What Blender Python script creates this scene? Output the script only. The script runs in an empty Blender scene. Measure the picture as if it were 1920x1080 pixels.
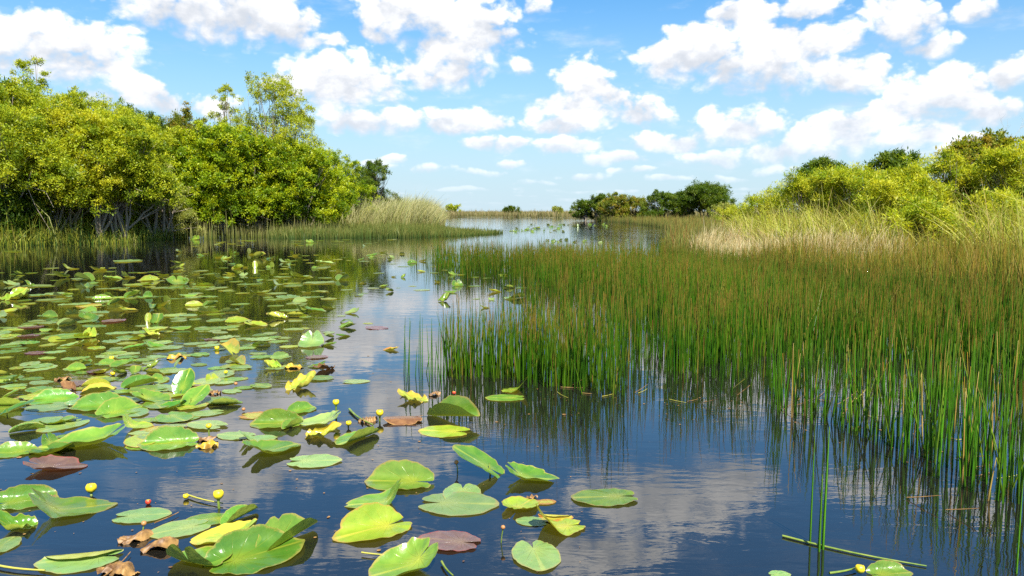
import bpy, math, random
import numpy as np
R = math.radians
rng = np.random.default_rng(7); random.seed(7)
scene = bpy.context.scene
C = scene.collection

# ------------------------------------------------------------------ camera
H = 1.4            # eye height over the water
FPX = 1450.0       # focal length in pixels of the 1920 wide frame
HZ = 396.0         # horizon row
PITCH = math.atan((540 - HZ) / FPX)
cam = bpy.data.cameras.new("camera"); camo = bpy.data.objects.new("camera", cam); C.objects.link(camo)
camo.location = (0, 0, H); camo.rotation_euler = (math.pi / 2 - PITCH, 0, 0)
cam.sensor_width = 36; cam.lens = 36 * FPX / 1920; cam.clip_start = 0.05; cam.clip_end = 20000
scene.camera = camo
CP, SP = math.cos(PITCH), math.sin(PITCH)
def ray(px, py):
    u = (px - 960) / FPX; v = -(py - 540) / FPX
    return np.array([u, CP + v * SP, -SP + v * CP])
def G(px, py, z=0.0):              # where a pixel's line of sight meets height z
    d = ray(px, py); t = (z - H) / d[2]
    return np.array([d[0] * t, d[1] * t, z])
def At(px, py, Y):                 # point of a line of sight at depth Y
    d = ray(px, py); t = Y / d[1]
    return np.array([d[0] * t, Y, H + d[2] * t])

# ------------------------------------------------------------------ light
SUN_EL, SUN_AZ = 54.0, 160.0       # azimuth clockwise from +Y: behind the camera, a little to the right
sd = np.array([math.sin(R(SUN_AZ)) * math.cos(R(SUN_EL)), math.cos(R(SUN_AZ)) * math.cos(R(SUN_EL)), math.sin(R(SUN_EL))])
sun = bpy.data.lights.new("sun", 'SUN'); sun.energy = 5.0; sun.angle = R(0.55); sun.color = (1.0, 0.95, 0.86)
suno = bpy.data.objects.new("sun", sun); C.objects.link(suno)
from mathutils import Vector
suno.rotation_euler = Vector(sd).to_track_quat('Z', 'Y').to_euler()
scene.view_settings.view_transform = 'Standard'; scene.view_settings.look = 'None'
scene.view_settings.exposure = 1.1; scene.view_settings.gamma = 1.0; scene.view_settings.use_curve_mapping = False
cy = scene.cycles
cy.max_bounces = 6; cy.diffuse_bounces = 3; cy.glossy_bounces = 3; cy.transmission_bounces = 4; cy.transparent_max_bounces = 8
cy.use_denoising = False; cy.caustics_reflective = False; cy.caustics_refractive = False; cy.sample_clamp_indirect = 6

# ------------------------------------------------------------------ node helper
class NT:
    def __init__(s, tree): s.t = tree
    def n(s, kind, **kw):
        nd = s.t.nodes.new(kind)
        for k, v in kw.items(): setattr(nd, k, v)
        return nd
    def put(s, sock, v):
        if hasattr(v, 'is_output'): s.t.links.new(v, sock)
        else: sock.default_value = v
    def m(s, op, a, b=None, c=None, clamp=False):
        nd = s.n('ShaderNodeMath', operation=op, use_clamp=clamp); s.put(nd.inputs[0], a)
        if b is not None: s.put(nd.inputs[1], b)
        if c is not None: s.put(nd.inputs[2], c)
        return nd.outputs[0]
    def vm(s, op, a, b=None):
        nd = s.n('ShaderNodeVectorMath', operation=op); s.put(nd.inputs[0], a)
        if b is not None: s.put(nd.inputs[1], b)
        return nd.outputs['Value'] if op in ('LENGTH', 'DOT_PRODUCT') else nd.outputs[0]
    def comb(s, x, y, z=0.0):
        nd = s.n('ShaderNodeCombineXYZ'); s.put(nd.inputs[0], x); s.put(nd.inputs[1], y); s.put(nd.inputs[2], z); return nd.outputs[0]
    def sep(s, v):
        nd = s.n('ShaderNodeSeparateXYZ'); s.put(nd.inputs[0], v); return nd.outputs
    def noise(s, v, scale, detail=4, rough=0.55, out='Fac', dist=0.0, dim='3D'):
        nd = s.n('ShaderNodeTexNoise', noise_dimensions=dim); s.put(nd.inputs['Vector'], v)
        nd.inputs['Scale'].default_value = scale; nd.inputs['Detail'].default_value = detail
        nd.inputs['Roughness'].default_value = rough; nd.inputs['Distortion'].default_value = dist
        return nd.outputs[out]
    def step(s, x, a, b, o0=0.0, o1=1.0):
        nd = s.n('ShaderNodeMapRange', interpolation_type='SMOOTHSTEP'); s.put(nd.inputs[0], x)
        nd.inputs[1].default_value = a; nd.inputs[2].default_value = b; nd.inputs[3].default_value = o0; nd.inputs[4].default_value = o1
        return nd.outputs[0]
    def mix(s, f, a, b, mode='MIX'):
        nd = s.n('ShaderNodeMix', data_type='RGBA', blend_type=mode, clamp_factor=True)
        s.put(nd.inputs[0], f); s.put(nd.inputs[6], a if hasattr(a, 'is_output') else (*a, 1)[:4]); s.put(nd.inputs[7], b if hasattr(b, 'is_output') else (*b, 1)[:4])
        return nd.outputs[2]

# ------------------------------------------------------------------ sky: Nishita air and fair-weather cumulus
world = bpy.data.worlds.new("World"); scene.world = world; world.use_nodes = True
def build_sky():
    t = world.node_tree; t.nodes.clear(); N = NT(t)
    out = N.n('ShaderNodeOutputWorld'); bg = N.n('ShaderNodeBackground'); t.links.new(bg.outputs[0], out.inputs[0])
    BS = 0.078
    bg.inputs[1].default_value = BS
    sky = N.n('ShaderNodeTexSky', sky_type='NISHITA', sun_disc=False)
    sky.sun_elevation = R(SUN_EL); sky.sun_rotation = R(SUN_AZ); sky.air_density = 1.0; sky.dust_density = 0.6; sky.ozone_density = 2.0
    d = N.n('ShaderNodeTexCoord').outputs['Generated']
    x, y, z = N.sep(d)
    az = N.m('ARCTAN2', x, y); el = N.m('ARCSINE', z)
    air = N.mix(1.0, sky.outputs[0], (0.36, 0.86, 1.14), 'MULTIPLY')
    # pale moist air low down
    low = N.m('POWER', N.step(el, 0.38, -0.03), 1.45)
    air = N.mix(N.m('MULTIPLY', low, 0.96), air, (4.0, 4.95, 5.55))
    p = N.comb(az, el)
    # domain warp for billowing edges
    q = N.comb(az, N.m('MULTIPLY', el, 1.35))
    w1 = N.vm('SUBTRACT', N.noise(q, 9.0, 2, 0.5, 'Color'), (0.5, 0.5, 0.5))
    nb = N.noise(q, 19.0, 9, 0.66)
    nb2 = N.noise(N.vm('ADD', q, (0.005, 0.016, 0.0)), 21.0, 4, 0.55)
    pw = N.vm('ADD', p, N.vm('MULTIPLY', w1, (0.055, 0.03, 0.0)))
    blobs = CLOUDS
    F = None; S = None; W = None
    for (cx, cyy, rx, ry, dens) in blobs:
        dd = ray(cx, cyy); dd = dd / np.linalg.norm(dd)
        a0 = math.atan2(dd[0], dd[1]); e0 = math.asin(dd[2])
        ra = 1.16 * rx / FPX * math.cos(a0) ** 1.5; rb = 1.14 * ry / FPX * math.cos(a0)
        v = N.vm('MULTIPLY', N.vm('SUBTRACT', pw, (a0, e0, 0)), (1 / ra, 1 / rb, 0))
        sx, sy, _ = N.sep(v)
        yy = N.m('MAXIMUM', sy, N.m('MULTIPLY', sy, -1.5))
        f = N.m('SUBTRACT', 1.0, N.m('MULTIPLY_ADD', sx, sx, N.m('MULTIPLY', yy, yy)))
        if dens != 1: f = N.m('MULTIPLY', f, dens)
        f0 = N.m('MAXIMUM', f, 0.0)
        S = N.m('MULTIPLY_ADD', f0, sy, 0.0 if S is None else S)
        W = f0 if W is None else N.m('ADD', W, f0)
        F = f if F is None else N.m('MAXIMUM', F, f)
    # rows of little clouds toward the horizon and all round: a flat deck seen in perspective
    zz = N.m('ADD', N.m('MAXIMUM', z, 0.0), 0.05)
    deck = N.comb(N.m('DIVIDE', x, zz), N.m('DIVIDE', y, zz))
    dn = N.noise(deck, 0.75, 4, 0.55)
    front = N.m('MULTIPLY', N.step(y, 0.25, 0.6), N.step(el, 0.02, 0.07))
    deckF = N.m('SUBTRACT', N.m('MULTIPLY', N.m('SUBTRACT', dn, 0.47), 3.4), N.m('MULTIPLY', front, 3.0))
    F2 = N.m('MAXIMUM', F, deckF)
    e = N.m('MULTIPLY_ADD', N.m('SUBTRACT', nb, 0.5), 1.7, F2)
    yav = N.m('DIVIDE', S, N.m('ADD', W, 0.05))
    vo = N.n('ShaderNodeTexVoronoi', feature='SMOOTH_F1', voronoi_dimensions='2D'); N.put(vo.inputs['Vector'], N.vm('ADD', q, N.vm('MULTIPLY', w1, (0.05, 0.05, 0.0))))
    vo.inputs['Scale'].default_value = 34.0; vo.inputs['Detail'].default_value = 2.0; vo.inputs['Roughness'].default_value = 0.5; vo.inputs['Smoothness'].default_value = 0.25
    bil = N.m('SUBTRACT', 0.42, vo.outputs['Distance'])
    e = N.m('MULTIPLY_ADD', bil, 0.75, e)
    soft = N.step(yav, 0.35, -0.45, 0.42, 0.95)
    mk = N.n('ShaderNodeMapRange', interpolation_type='SMOOTHSTEP'); N.put(mk.inputs[0], e); mk.inputs[1].default_value = -0.12; N.put(mk.inputs[2], soft)
    mask = mk.outputs[0]
    # wisps
    wis = N.noise(N.comb(N.m('MULTIPLY', az, 3.0), N.m('MULTIPLY', el, 9.0)), 3.0, 5, 0.6)
    mask = N.m('MAXIMUM', mask, N.m('MULTIPLY', N.step(wis, 0.5, 0.85), 0.55))
    relief = N.m('MULTIPLY', N.m('SUBTRACT', nb, nb2), 1.7)
    lit = N.m('ADD', N.m('MULTIPLY_ADD', yav, 0.70, 0.62), N.m('MULTIPLY_ADD', bil, 0.42, relief))
    thick = N.step(e, 0.1, 1.1)
    lit = N.m('SUBTRACT', lit, N.m('MULTIPLY', thick, 0.16))
    lit = N.step(lit, 0.0, 0.95)
    ccol = N.mix(lit, (4.3, 4.58, 5.05), (7.6, 7.55, 7.55))
    hz = N.step(el, 0.17, 0.0)
    ccol = N.mix(N.m('MULTIPLY', hz, 0.45), ccol, (5.3, 6.1, 7.1))
    col = N.mix(N.m('MULTIPLY', mask, N.step(el, -0.02, 0.10)), air, ccol)
    N.put(bg.inputs[0], col)
CLOUDS = [  # photo pixel of the centre, half width, half height, density
 (60,80,190,75,1),(160,110,110,90,1),(235,180,90,45,1),(300,192,75,30,.9),
 (400,20,170,85,1),(500,45,95,55,1),(390,195,60,26,.9),
 (640,165,140,75,1),(600,75,55,24,.8),
 (770,20,105,70,1),(870,70,110,105,1),(830,140,90,50,1),(720,55,50,40,.9),
 (700,235,110,32,1),(860,235,110,34,1),
 (1010,12,25,25,.8),(975,130,22,22,.7),
 (1090,160,60,55,1),(1110,205,120,48,1),(1060,235,85,30,1),(1200,215,70,40,1),
 (930,275,70,20,1),(1060,278,75,22,1),(1150,300,60,16,.9),
 (1390,30,65,40,1),(1500,20,80,45,.85),
 (1290,110,95,60,1),(1450,120,160,95,1),(1590,155,85,55,1),(1540,90,80,45,1),
 (1680,45,75,65,1),(1745,80,55,26,.9),(1835,25,45,24,.85),
 (1760,185,105,75,1),(1840,215,75,45,1),(1900,140,45,50,1),(1660,215,60,40,.8),
 (1380,245,95,45,1),(1240,272,85,26,1),(1600,260,130,48,1),(1700,265,100,40,1),(1500,290,120,30,.9),
 (1820,290,90,40,1),(1330,300,90,18,.9),(430,205,40,30,.8),
 (705,308,50,11,.8),(745,298,28,10,.8),(900,325,45,10,.7),(1005,342,55,8,.7),(820,318,40,10,.7),(1090,330,60,10,.7),(1185,322,42,9,.7),(1255,338,60,8,.7),(955,308,40,10,.8),(1340,332,55,9,.7),(1450,318,60,11,.7),(870,355,60,6,.6),(1130,358,80,6,.6),(1560,330,60,10,.7),
 # above the frame, seen in the water
 (1250,-175,200,76,1),(1390,-140,100,46,1),(560,-62,190,50,1),(740,-98,110,42,1),(400,-150,170,46,1),(1690,-150,95,42,.9),(1900,-190,80,46,.9),(1100,-290,200,50,.8),(650,-270,160,45,.7),(2050,-40,120,90,1),(-200,-60,180,80,1)]
build_sky()

# ------------------------------------------------------------------ mesh helpers
def mesh_np(name, V, F, mat=None, col=None, uv=None, smooth=False):
    V = np.asarray(V, np.float32); F = np.asarray(F, np.int32)
    me = bpy.data.meshes.new(name); k = F.shape[1]
    me.vertices.add(len(V)); me.vertices.foreach_set('co', V.ravel())
    me.loops.add(F.size); me.loops.foreach_set('vertex_index', F.ravel())
    me.polygons.add(len(F)); me.polygons.foreach_set('loop_start', np.arange(len(F), dtype=np.int32) * k)
    try: me.polygons.foreach_set('loop_total', np.full(len(F), k, np.int32))
    except Exception: pass
    if smooth: me.polygons.foreach_set('use_smooth', np.ones(len(F), bool))
    if col is not None:
        a = me.color_attributes.new('col', 'FLOAT_COLOR', 'POINT')
        c4 = np.ones((len(V), 4), np.float32); c4[:, :3] = col; a.data.foreach_set('color', c4.ravel())
    if uv is not None:
        l = me.uv_layers.new(name='UVMap'); l.data.foreach_set('uv', np.asarray(uv, np.float32)[F.ravel()].ravel())
    if mat is not None: me.materials.append(mat)
    me.update(calc_edges=True); me.validate()
    return me
def link(name, me, parent=None, loc=None, label=None, cat=None, group=None, kind=None):
    o = bpy.data.objects.new(name, me); C.objects.link(o)
    if loc is not None: o.location = loc
    if parent is not None: o.parent = parent
    return tag(o, label, cat, group, kind)
def tag(o, label=None, cat=None, group=None, kind=None):
    if label: o['label'] = label
    if cat: o['category'] = cat
    if group: o['group'] = group
    if kind: o['kind'] = kind
    return o
def inpoly(P, poly):
    x, y = P[:, 0], P[:, 1]; inside = np.zeros(len(P), bool); n = len(poly)
    for i in range(n):
        x0, y0 = poly[i]; x1, y1 = poly[(i + 1) % n]
        c = ((y0 > y) != (y1 > y)) & (x < (x1 - x0) * (y - y0) / (y1 - y0 + 1e-12) + x0)
        inside ^= c
    return inside
def polydist(P, poly):
    d = np.full(len(P), 1e9); n = len(poly)
    for i in range(n):
        a = np.array(poly[i]); b = np.array(poly[(i + 1) % n]); ab = b - a
        t = np.clip(((P - a) @ ab) / (ab @ ab + 1e-9), 0, 1)
        d = np.minimum(d, np.linalg.norm(P - (a + t[:, None] * ab), axis=1))
    return d
def wpoly(pts): return [tuple(G(px, py)[:2]) for px, py in pts]
def sample(poly, n, near=0.0):      # n random points of a world polygon; near > 0 thins with distance
    pl = np.array(poly); lo, hi = pl.min(0), pl.max(0); out = []; got = 0
    dmin = max(1.0, lo[1])
    while got < n:
        P = lo + rng.random((n * 4, 2)) * (hi - lo)
        P = P[inpoly(P, poly)]
        if near: P = P[rng.random(len(P)) < (dmin / np.maximum(P[:, 1], dmin)) ** near]
        out.append(P); got += len(P)
    return np.concatenate(out)[:n]
def lump(P, s, seed=0):             # smooth pseudo noise 0..1 on the ground
    r = np.random.default_rng(seed); v = np.zeros(len(P))
    for k in range(7):
        a = r.random() * 6.28; f = s * (0.6 + 1.3 * r.random()); v += np.sin(P[:, 0] * math.cos(a) * f + P[:, 1] * math.sin(a) * f + r.random() * 6.28)
    return np.clip(0.5 + v / 7.5, 0, 1)
def unit(v): return v / (np.linalg.norm(v, axis=-1, keepdims=True) + 1e-9)
def tube(pts, rad, sides=6):        # one tapered tube along points; returns V, F
    pts = np.asarray(pts, float); rad = np.asarray(rad, float); n = len(pts)
    tan = unit(np.gradient(pts, axis=0)); ref = np.array([0.31, 0.95, 0.05])
    a = unit(np.cross(tan, ref)); b = np.cross(tan, a)
    th = np.arange(sides) / sides * 2 * math.pi
    V = pts[:, None] + rad[:, None, None] * (np.cos(th)[None, :, None] * a[:, None] + np.sin(th)[None, :, None] * b[:, None])
    V = V.reshape(-1, 3); i = np.arange(n - 1)[:, None] * sides; j = np.arange(sides)[None]
    F = np.stack([i + j, i + (j + 1) % sides, i + sides + (j + 1) % sides, i + sides + j], -1).reshape(-1, 4)
    return V, F
def joinVF(parts):
    Vs, Fs, o = [], [], 0
    for V, F in parts: Vs.append(V); Fs.append(F + o); o += len(V)
    return np.concatenate(Vs), np.concatenate(Fs)

# ------------------------------------------------------------------ materials
def mat(name):
    m = bpy.data.materials.new(name); m.use_nodes = True; m.node_tree.nodes.clear()
    N = NT(m.node_tree); N.out = N.n('ShaderNodeOutputMaterial'); return m, N
def leafy(name, trans=0.35, gloss=0.05, rough=0.4, sat=1.0):
    m, N = mat(name)
    c = N.n('ShaderNodeAttribute', attribute_name='col').outputs['Color']
    d = N.n('ShaderNodeBsdfDiffuse'); N.put(d.inputs[0], c)
    t = N.n('ShaderNodeBsdfTranslucent'); N.put(t.inputs[0], N.mix(1.0, c, (1.35, 1.25, 0.5), 'MULTIPLY'))
    a = N.n('ShaderNodeMixShader'); a.inputs[0].default_value = trans
    N.t.links.new(d.outputs[0], a.inputs[1]); N.t.links.new(t.outputs[0], a.inputs[2])
    g = N.n('ShaderNodeBsdfGlossy'); g.inputs['Roughness'].default_value = rough; g.inputs[0].default_value = (1, 1, 1, 1)
    b = N.n('ShaderNodeMixShader'); b.inputs[0].default_value = gloss
    N.t.links.new(a.outputs[0], b.inputs[1]); N.t.links.new(g.outputs[0], b.inputs[2]); N.t.links.new(b.outputs[0], N.out.inputs[0])
    return m
M_LEAF = leafy('leaf', 0.46, 0.012, 0.45)
M_BLADE = leafy('grass_blade', 0.3, 0.015, 0.5)
M_RUSH = leafy('rush', 0.0, 0.018, 0.35)
def bark():
    m, N = mat('bark'); co = N.n('ShaderNodeTexCoord').outputs['Object']
    n = N.noise(N.vm('MULTIPLY', co, (9, 9, 2)), 2.0, 5, 0.6)
    p = N.n('ShaderNodeBsdfPrincipled'); N.put(p.inputs['Base Color'], N.mix(n, (0.10, 0.075, 0.05), (0.36, 0.30, 0.23))); p.inputs['Roughness'].default_value = 0.9
    N.t.links.new(p.outputs[0], N.out.inputs[0]); return m
M_BARK = bark()
def plain(name, c1, c2, scale=30.0, rough=0.5, trans=0.0):
    m, N = mat(name); co = N.n('ShaderNodeTexCoord').outputs['Object']
    n = N.noise(co, scale, 4, 0.6)
    p = N.n('ShaderNodeBsdfPrincipled'); N.put(p.inputs['Base Color'], N.mix(N.step(n, 0.3, 0.7), c1, c2)); p.inputs['Roughness'].default_value = rough
    N.t.links.new(p.outputs[0], N.out.inputs[0]); return m
M_GREY = plain('dead_wood', (0.30, 0.27, 0.24), (0.50, 0.47, 0.43), 8, 0.9)
M_STALK = plain('stalk_green', (0.10, 0.17, 0.02), (0.20, 0.25, 0.04), 20, 0.4)
M_STALKY = plain('stalk_yellow', (0.42, 0.36, 0.05), (0.34, 0.33, 0.06), 20, 0.4)
def bloommat():
    m, N = mat('bloom_yellow'); g = N.sep(N.n('ShaderNodeTexCoord').outputs['Generated']); n = N.noise(N.n('ShaderNodeTexCoord').outputs['Object'], 90.0, 3)
    c = N.mix(N.step(N.m('ADD', g[2], N.m('MULTIPLY_ADD', n, 0.5, -0.25)), 0.1, 0.55), (0.25, 0.33, 0.02), N.mix(n, (0.78, 0.50, 0.01), (0.74, 0.60, 0.02)))
    p = N.n('ShaderNodeBsdfPrincipled'); N.put(p.inputs['Base Color'], c); p.inputs['Roughness'].default_value = 0.4; N.t.links.new(p.outputs[0], N.out.inputs[0]); return m
M_BLOOM = bloommat()
M_DISC = plain('bloom_disc', (0.62, 0.52, 0.05), (0.45, 0.36, 0.03), 90, 0.5)
M_BUD = plain('bud_brown', (0.33, 0.13, 0.04), (0.42, 0.22, 0.07), 60, 0.45)
M_RED = plain('bud_red', (0.45, 0.02, 0.02), (0.55, 0.08, 0.02), 60, 0.4)
M_WITHER = plain('withered_brown', (0.085, 0.036, 0.010), (0.36, 0.20, 0.06), 22, 0.55)
M_WITHERY = plain('withered_yellow', (0.52, 0.36, 0.02), (0.26, 0.13, 0.02), 14, 0.45)
M_VIOLET = plain('violet_petal', (0.22, 0.16, 0.5), (0.34, 0.26, 0.6), 60, 0.6)
def soil():
    m, N = mat('soil'); g = N.n('ShaderNodeNewGeometry').outputs['Position']; z = N.sep(g)[2]
    n = N.noise(g, 0.9, 6, 0.6); n2 = N.noise(g, 9.0, 4, 0.6)
    land = N.mix(N.step(n, 0.35, 0.65), (0.12, 0.10, 0.035), (0.075, 0.085, 0.02)); land = N.mix(N.step(n2, 0.5, 0.8), land, (0.20, 0.15, 0.06))
    mud = N.mix(n2, (0.035, 0.024, 0.012), (0.06, 0.042, 0.02))
    p = N.n('ShaderNodeBsdfPrincipled'); N.put(p.inputs['Base Color'], N.mix(N.step(z, -0.02, 0.05), mud, land)); p.inputs['Roughness'].default_value = 0.95
    N.t.links.new(p.outputs[0], N.out.inputs[0]); return m
def watermat():
    m, N = mat('water'); g = N.n('ShaderNodeNewGeometry').outputs['Position']
    gx, gy, gz = N.sep(g)
    sw = N.vm('MULTIPLY', g, (0.75, 1.9, 1.0))
    a = N.noise(sw, 3.0, 3, 0.55, dist=0.6); b = N.noise(N.vm('ADD', sw, (7, 3, 1)), 11.0, 3, 0.6, dist=0.4)
    calm = N.step(N.noise(g, 0.32, 3, 0.5), 0.35, 0.65)
    hgt = N.m('ADD', N.m('MULTIPLY', a, 1.0), N.m('MULTIPLY', b, N.m('MULTIPLY_ADD', calm, 0.34, 0.03)))
    bp = N.n('ShaderNodeBump'); bp.inputs['Strength'].default_value = 1.0; bp.inputs['Distance'].default_value = 0.0012; N.put(bp.inputs['Height'], N.m('MULTIPLY', hgt, N.step(gy, 26.0, 60.0, 1.0, 3.5)))
    fr = N.n('ShaderNodeFresnel'); fr.inputs[0].default_value = 2.2; N.t.links.new(bp.outputs[0], fr.inputs[1])
    gl = N.n('ShaderNodeBsdfGlossy'); gl.inputs['Roughness'].default_value = 0.015; gl.inputs[0].default_value = (1, 1, 1, 1); N.t.links.new(bp.outputs[0], gl.inputs['Normal'])
    tr = N.n('ShaderNodeBsdfTransparent'); tr.inputs[0].default_value = (0.42, 0.33, 0.19, 1)
    di = N.n('ShaderNodeBsdfDiffuse'); di.inputs[0].default_value = (0.015, 0.014, 0.011, 1)
    k = N.n('ShaderNodeMixShader'); k.inputs[0].default_value = 0.55
    N.t.links.new(tr.outputs[0], k.inputs[1]); N.t.links.new(di.outputs[0], k.inputs[2])
    mx = N.n('ShaderNodeMixShader'); N.put(mx.inputs[0], fr.outputs[0])
    N.t.links.new(k.outputs[0], mx.inputs[1]); N.t.links.new(gl.outputs[0], mx.inputs[2]); N.t.links.new(mx.outputs[0], N.out.inputs[0])
    return m

# ------------------------------------------------------------------ ground and water
LEFT_LAND = wpoly([(-2600,560),(-700,470),(0,459),(200,455),(345,444),(520,440),(620,432),(760,425),(838,418),(825,412),(700,409),(0,409),(-2600,420)])
FAR_LAND = [(-900, 187), (-30, 187), (-18, 182), (0, 176), (17, 150), (24, 128), (60, 128), (900, 128), (3000, 3000), (-3000, 3000)]
RIGHT_LAND = wpoly([(1125,413),(1215,421),(1300,434),(1350,446),(1355,465),(1315,484),(1400,500),(1520,516),(1700,538),(1920,562),(2500,640),(5200,700),(4500,412)])
LANDS = [LEFT_LAND, FAR_LAND, RIGHT_LAND]
def ground():
    rad = np.concatenate([[0.0], np.geomspace(1.2, 6000, 210)])
    ang = np.linspace(0, 2 * math.pi, 361)[:-1]
    front = np.linspace(math.pi / 2 - 0.8, math.pi / 2 + 0.8, 420)
    ang = np.sort(np.unique(np.concatenate([ang, front])))
    X = rad[:, None] * np.cos(ang); Y = rad[:, None] * np.sin(ang)
    P = np.stack([X.ravel(), Y.ravel()], 1); z = np.full(len(P), -0.55)
    for L in LANDS:
        d = polydist(P, L); ins = inpoly(P, L); sdist = np.where(ins, d, -d)
        t = np.clip((sdist + 1.2) / 2.4, 0, 1); t = t * t * (3 - 2 * t)
        z = np.maximum(z, -0.55 + t * (0.62 + 0.10 * lump(P, 0.8, 3)))
    V = np.column_stack([P, z]); nr, na = len(rad), len(ang)
    i = np.arange(nr - 1)[:, None] * na; j = np.arange(na)[None]
    F = np.stack([i + j, i + na + j, i + na + (j + 1) % na, i + (j + 1) % na], -1).reshape(-1, 4)
    F = F[:, ::-1] if False else F
    link('ground', mesh_np('ground', V, F, soil(), smooth=True), kind='structure', label='marshy bank and muddy lake bed', cat='ground')
ground()
def water():
    s = 5200; n = 2
    V = [(-s, -s, 0), (s, -s, 0), (s, s, 0), (-s, s, 0)]
    link('water', mesh_np('water', V, [(0, 1, 2, 3)], watermat()), kind='structure', label='dark calm water mirroring the clouds', cat='water')
water()

# ------------------------------------------------------------------ blades and stems
def blades(P, z, h, width, lean, curve, c0, c1, segs=3, az=None, tipw=0.12):
    """flat grass blades. P (n,2) feet, lean (n,2) horizontal reach of the tip as a share of h, curve = how late it bends."""
    n = len(P); t = np.linspace(0, 1, segs + 1)
    if az is None: az = rng.random(n) * math.pi
    side = np.stack([np.cos(az), np.sin(az), np.zeros(n)], 1)
    L = np.linalg.norm(lean, axis=1)
    tt = t[None] ** curve[:, None]
    px = P[:, 0, None] + lean[:, 0, None] * h[:, None] * tt; py = P[:, 1, None] + lean[:, 1, None] * h[:, None] * tt
    pz = z[:, None] + h[:, None] * (t[None] - 0.28 * np.minimum(L, 1.6)[:, None] * tt * t[None])
    mid = np.stack([px, py, pz], -1)
    w = width[:, None] * 0.5 * (1 - (1 - tipw) * t[None] ** 1.6)
    V = np.stack([mid - w[..., None] * side[:, None], mid + w[..., None] * side[:, None]], 2)     # n, segs+1, 2, 3
    V = V.reshape(-1, 3)
    base = np.arange(n)[:, None] * (segs + 1) * 2 + np.arange(segs)[None] * 2
    F = np.stack([base, base + 1, base + 3, base + 2], -1).reshape(-1, 4)
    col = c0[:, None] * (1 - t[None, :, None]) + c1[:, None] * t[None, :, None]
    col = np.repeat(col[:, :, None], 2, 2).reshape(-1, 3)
    return V, F, col
def jit(c, n, s=0.25, hue=0.1):
    c = np.asarray(c, float)[None] * np.exp(rng.normal(0, s, (n, 1))) * np.exp(rng.normal(0, hue, (n, 3)))
    return np.clip(c, 0.002, 0.85)
def pick(cols, w, n, s=0.22, hue=0.09):
    k = rng.choice(len(cols), n, p=np.array(w) / sum(w)); return jit((1, 1, 1), n, s, hue) * np.asarray(cols)[k]
def grass(name, label, cat, poly, n, h, hs, width, cols0, cols1, wts, lean=0.25, bias=(0, 0), near=0.0, segs=3, z0=0.0, patch=None, hprof=None):
    P = sample(poly, n, near)
    if patch is not None:
        keep = lump(P, patch[0], patch[1]) > patch[2] * rng.random(len(P)); P = P[keep]
    n = len(P)
    hh = h * np.exp(rng.normal(0, hs, n)) * (0.75 + 0.5 * lump(P, 1.1, 5))
    if hprof is not None: hh = hh * hprof(P)
    a = rng.random(n) * 6.28; ln = lean * np.abs(rng.normal(0.6, 0.6, n))
    lv = np.stack([np.cos(a) * ln + bias[0], np.sin(a) * ln * 0.7 + bias[1]], 1)
    k = rng.choice(len(cols0), n, p=np.array(wts) / sum(wts)); j = jit((1, 1, 1), n, 0.25, 0.08)
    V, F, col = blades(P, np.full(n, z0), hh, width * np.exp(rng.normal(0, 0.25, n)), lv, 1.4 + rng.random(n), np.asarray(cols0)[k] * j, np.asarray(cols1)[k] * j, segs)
    return link(name, mesh_np(name, V, F, M_BLADE, col), label=label, cat=cat, kind='stuff')

YG, OL, STRAW, TAN, ORG, DKG = (0.30, 0.33, 0.03), (0.18, 0.20, 0.03), (0.42, 0.37, 0.16), (0.48, 0.35, 0.16), (0.36, 0.17, 0.035), (0.045, 0.10, 0.012)
# fringe of grass under the left trees
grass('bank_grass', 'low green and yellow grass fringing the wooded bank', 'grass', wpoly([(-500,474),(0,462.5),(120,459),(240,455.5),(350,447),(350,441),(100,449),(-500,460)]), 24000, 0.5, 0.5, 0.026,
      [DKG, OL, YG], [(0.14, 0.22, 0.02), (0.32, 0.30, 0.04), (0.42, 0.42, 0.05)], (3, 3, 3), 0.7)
grass('shore_sedge', 'pale upright sedge standing in water before the trees', 'sedge', wpoly([(335,450),(430,446.5),(540,446),(640,445),(640,438),(430,440)]), 1700, 0.55, 0.4, 0.028,
      [(0.10, 0.13, 0.03), OL], [(0.30, 0.29, 0.08), (0.42, 0.38, 0.14)], (2, 2), 0.12)
PENIN = wpoly([(500,447.5),(640,447),(760,446),(860,443.5),(930,439),(946,436.5),(915,436),(870,434),(820,430),(700,431),(560,436)])
def spitprof(P):
    px = P[:, 0] / P[:, 1] * FPX + 960
    return np.interp(px, [560, 800, 850, 945], [1.1, 1.0, 0.6, 0.45])
grass('peninsula_grass', 'smooth green grass of the low spit below the pale reeds', 'grass', PENIN, 26000, 0.40, 0.3, 0.03,
      [(0.06, 0.11, 0.02), (0.10, 0.13, 0.025)], [(0.16, 0.20, 0.035), (0.27, 0.26, 0.06)], (3, 2), 0.3, hprof=spitprof)
REEDP = wpoly([(590,433),(700,434),(780,433),(822,430),(835,422),(800,416),(700,417),(640,421)])
def reedprof(P):
    px = P[:, 0] / P[:, 1] * FPX + 960
    return np.interp(px, [590, 640, 690, 740, 790, 815, 840], [0.45, 0.65, 0.85, 1.05, 1.0, 0.8, 0.4])
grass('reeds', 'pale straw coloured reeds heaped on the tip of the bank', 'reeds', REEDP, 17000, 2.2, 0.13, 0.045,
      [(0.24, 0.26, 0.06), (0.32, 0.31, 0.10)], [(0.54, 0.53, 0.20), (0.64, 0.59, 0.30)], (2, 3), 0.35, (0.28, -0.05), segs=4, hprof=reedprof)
FARG = [(-60, 186), (-30, 188), (-18, 183), (0, 177), (17, 151), (24, 128), (45, 128), (60, 150), (60, 330), (-60, 330)]
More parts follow.
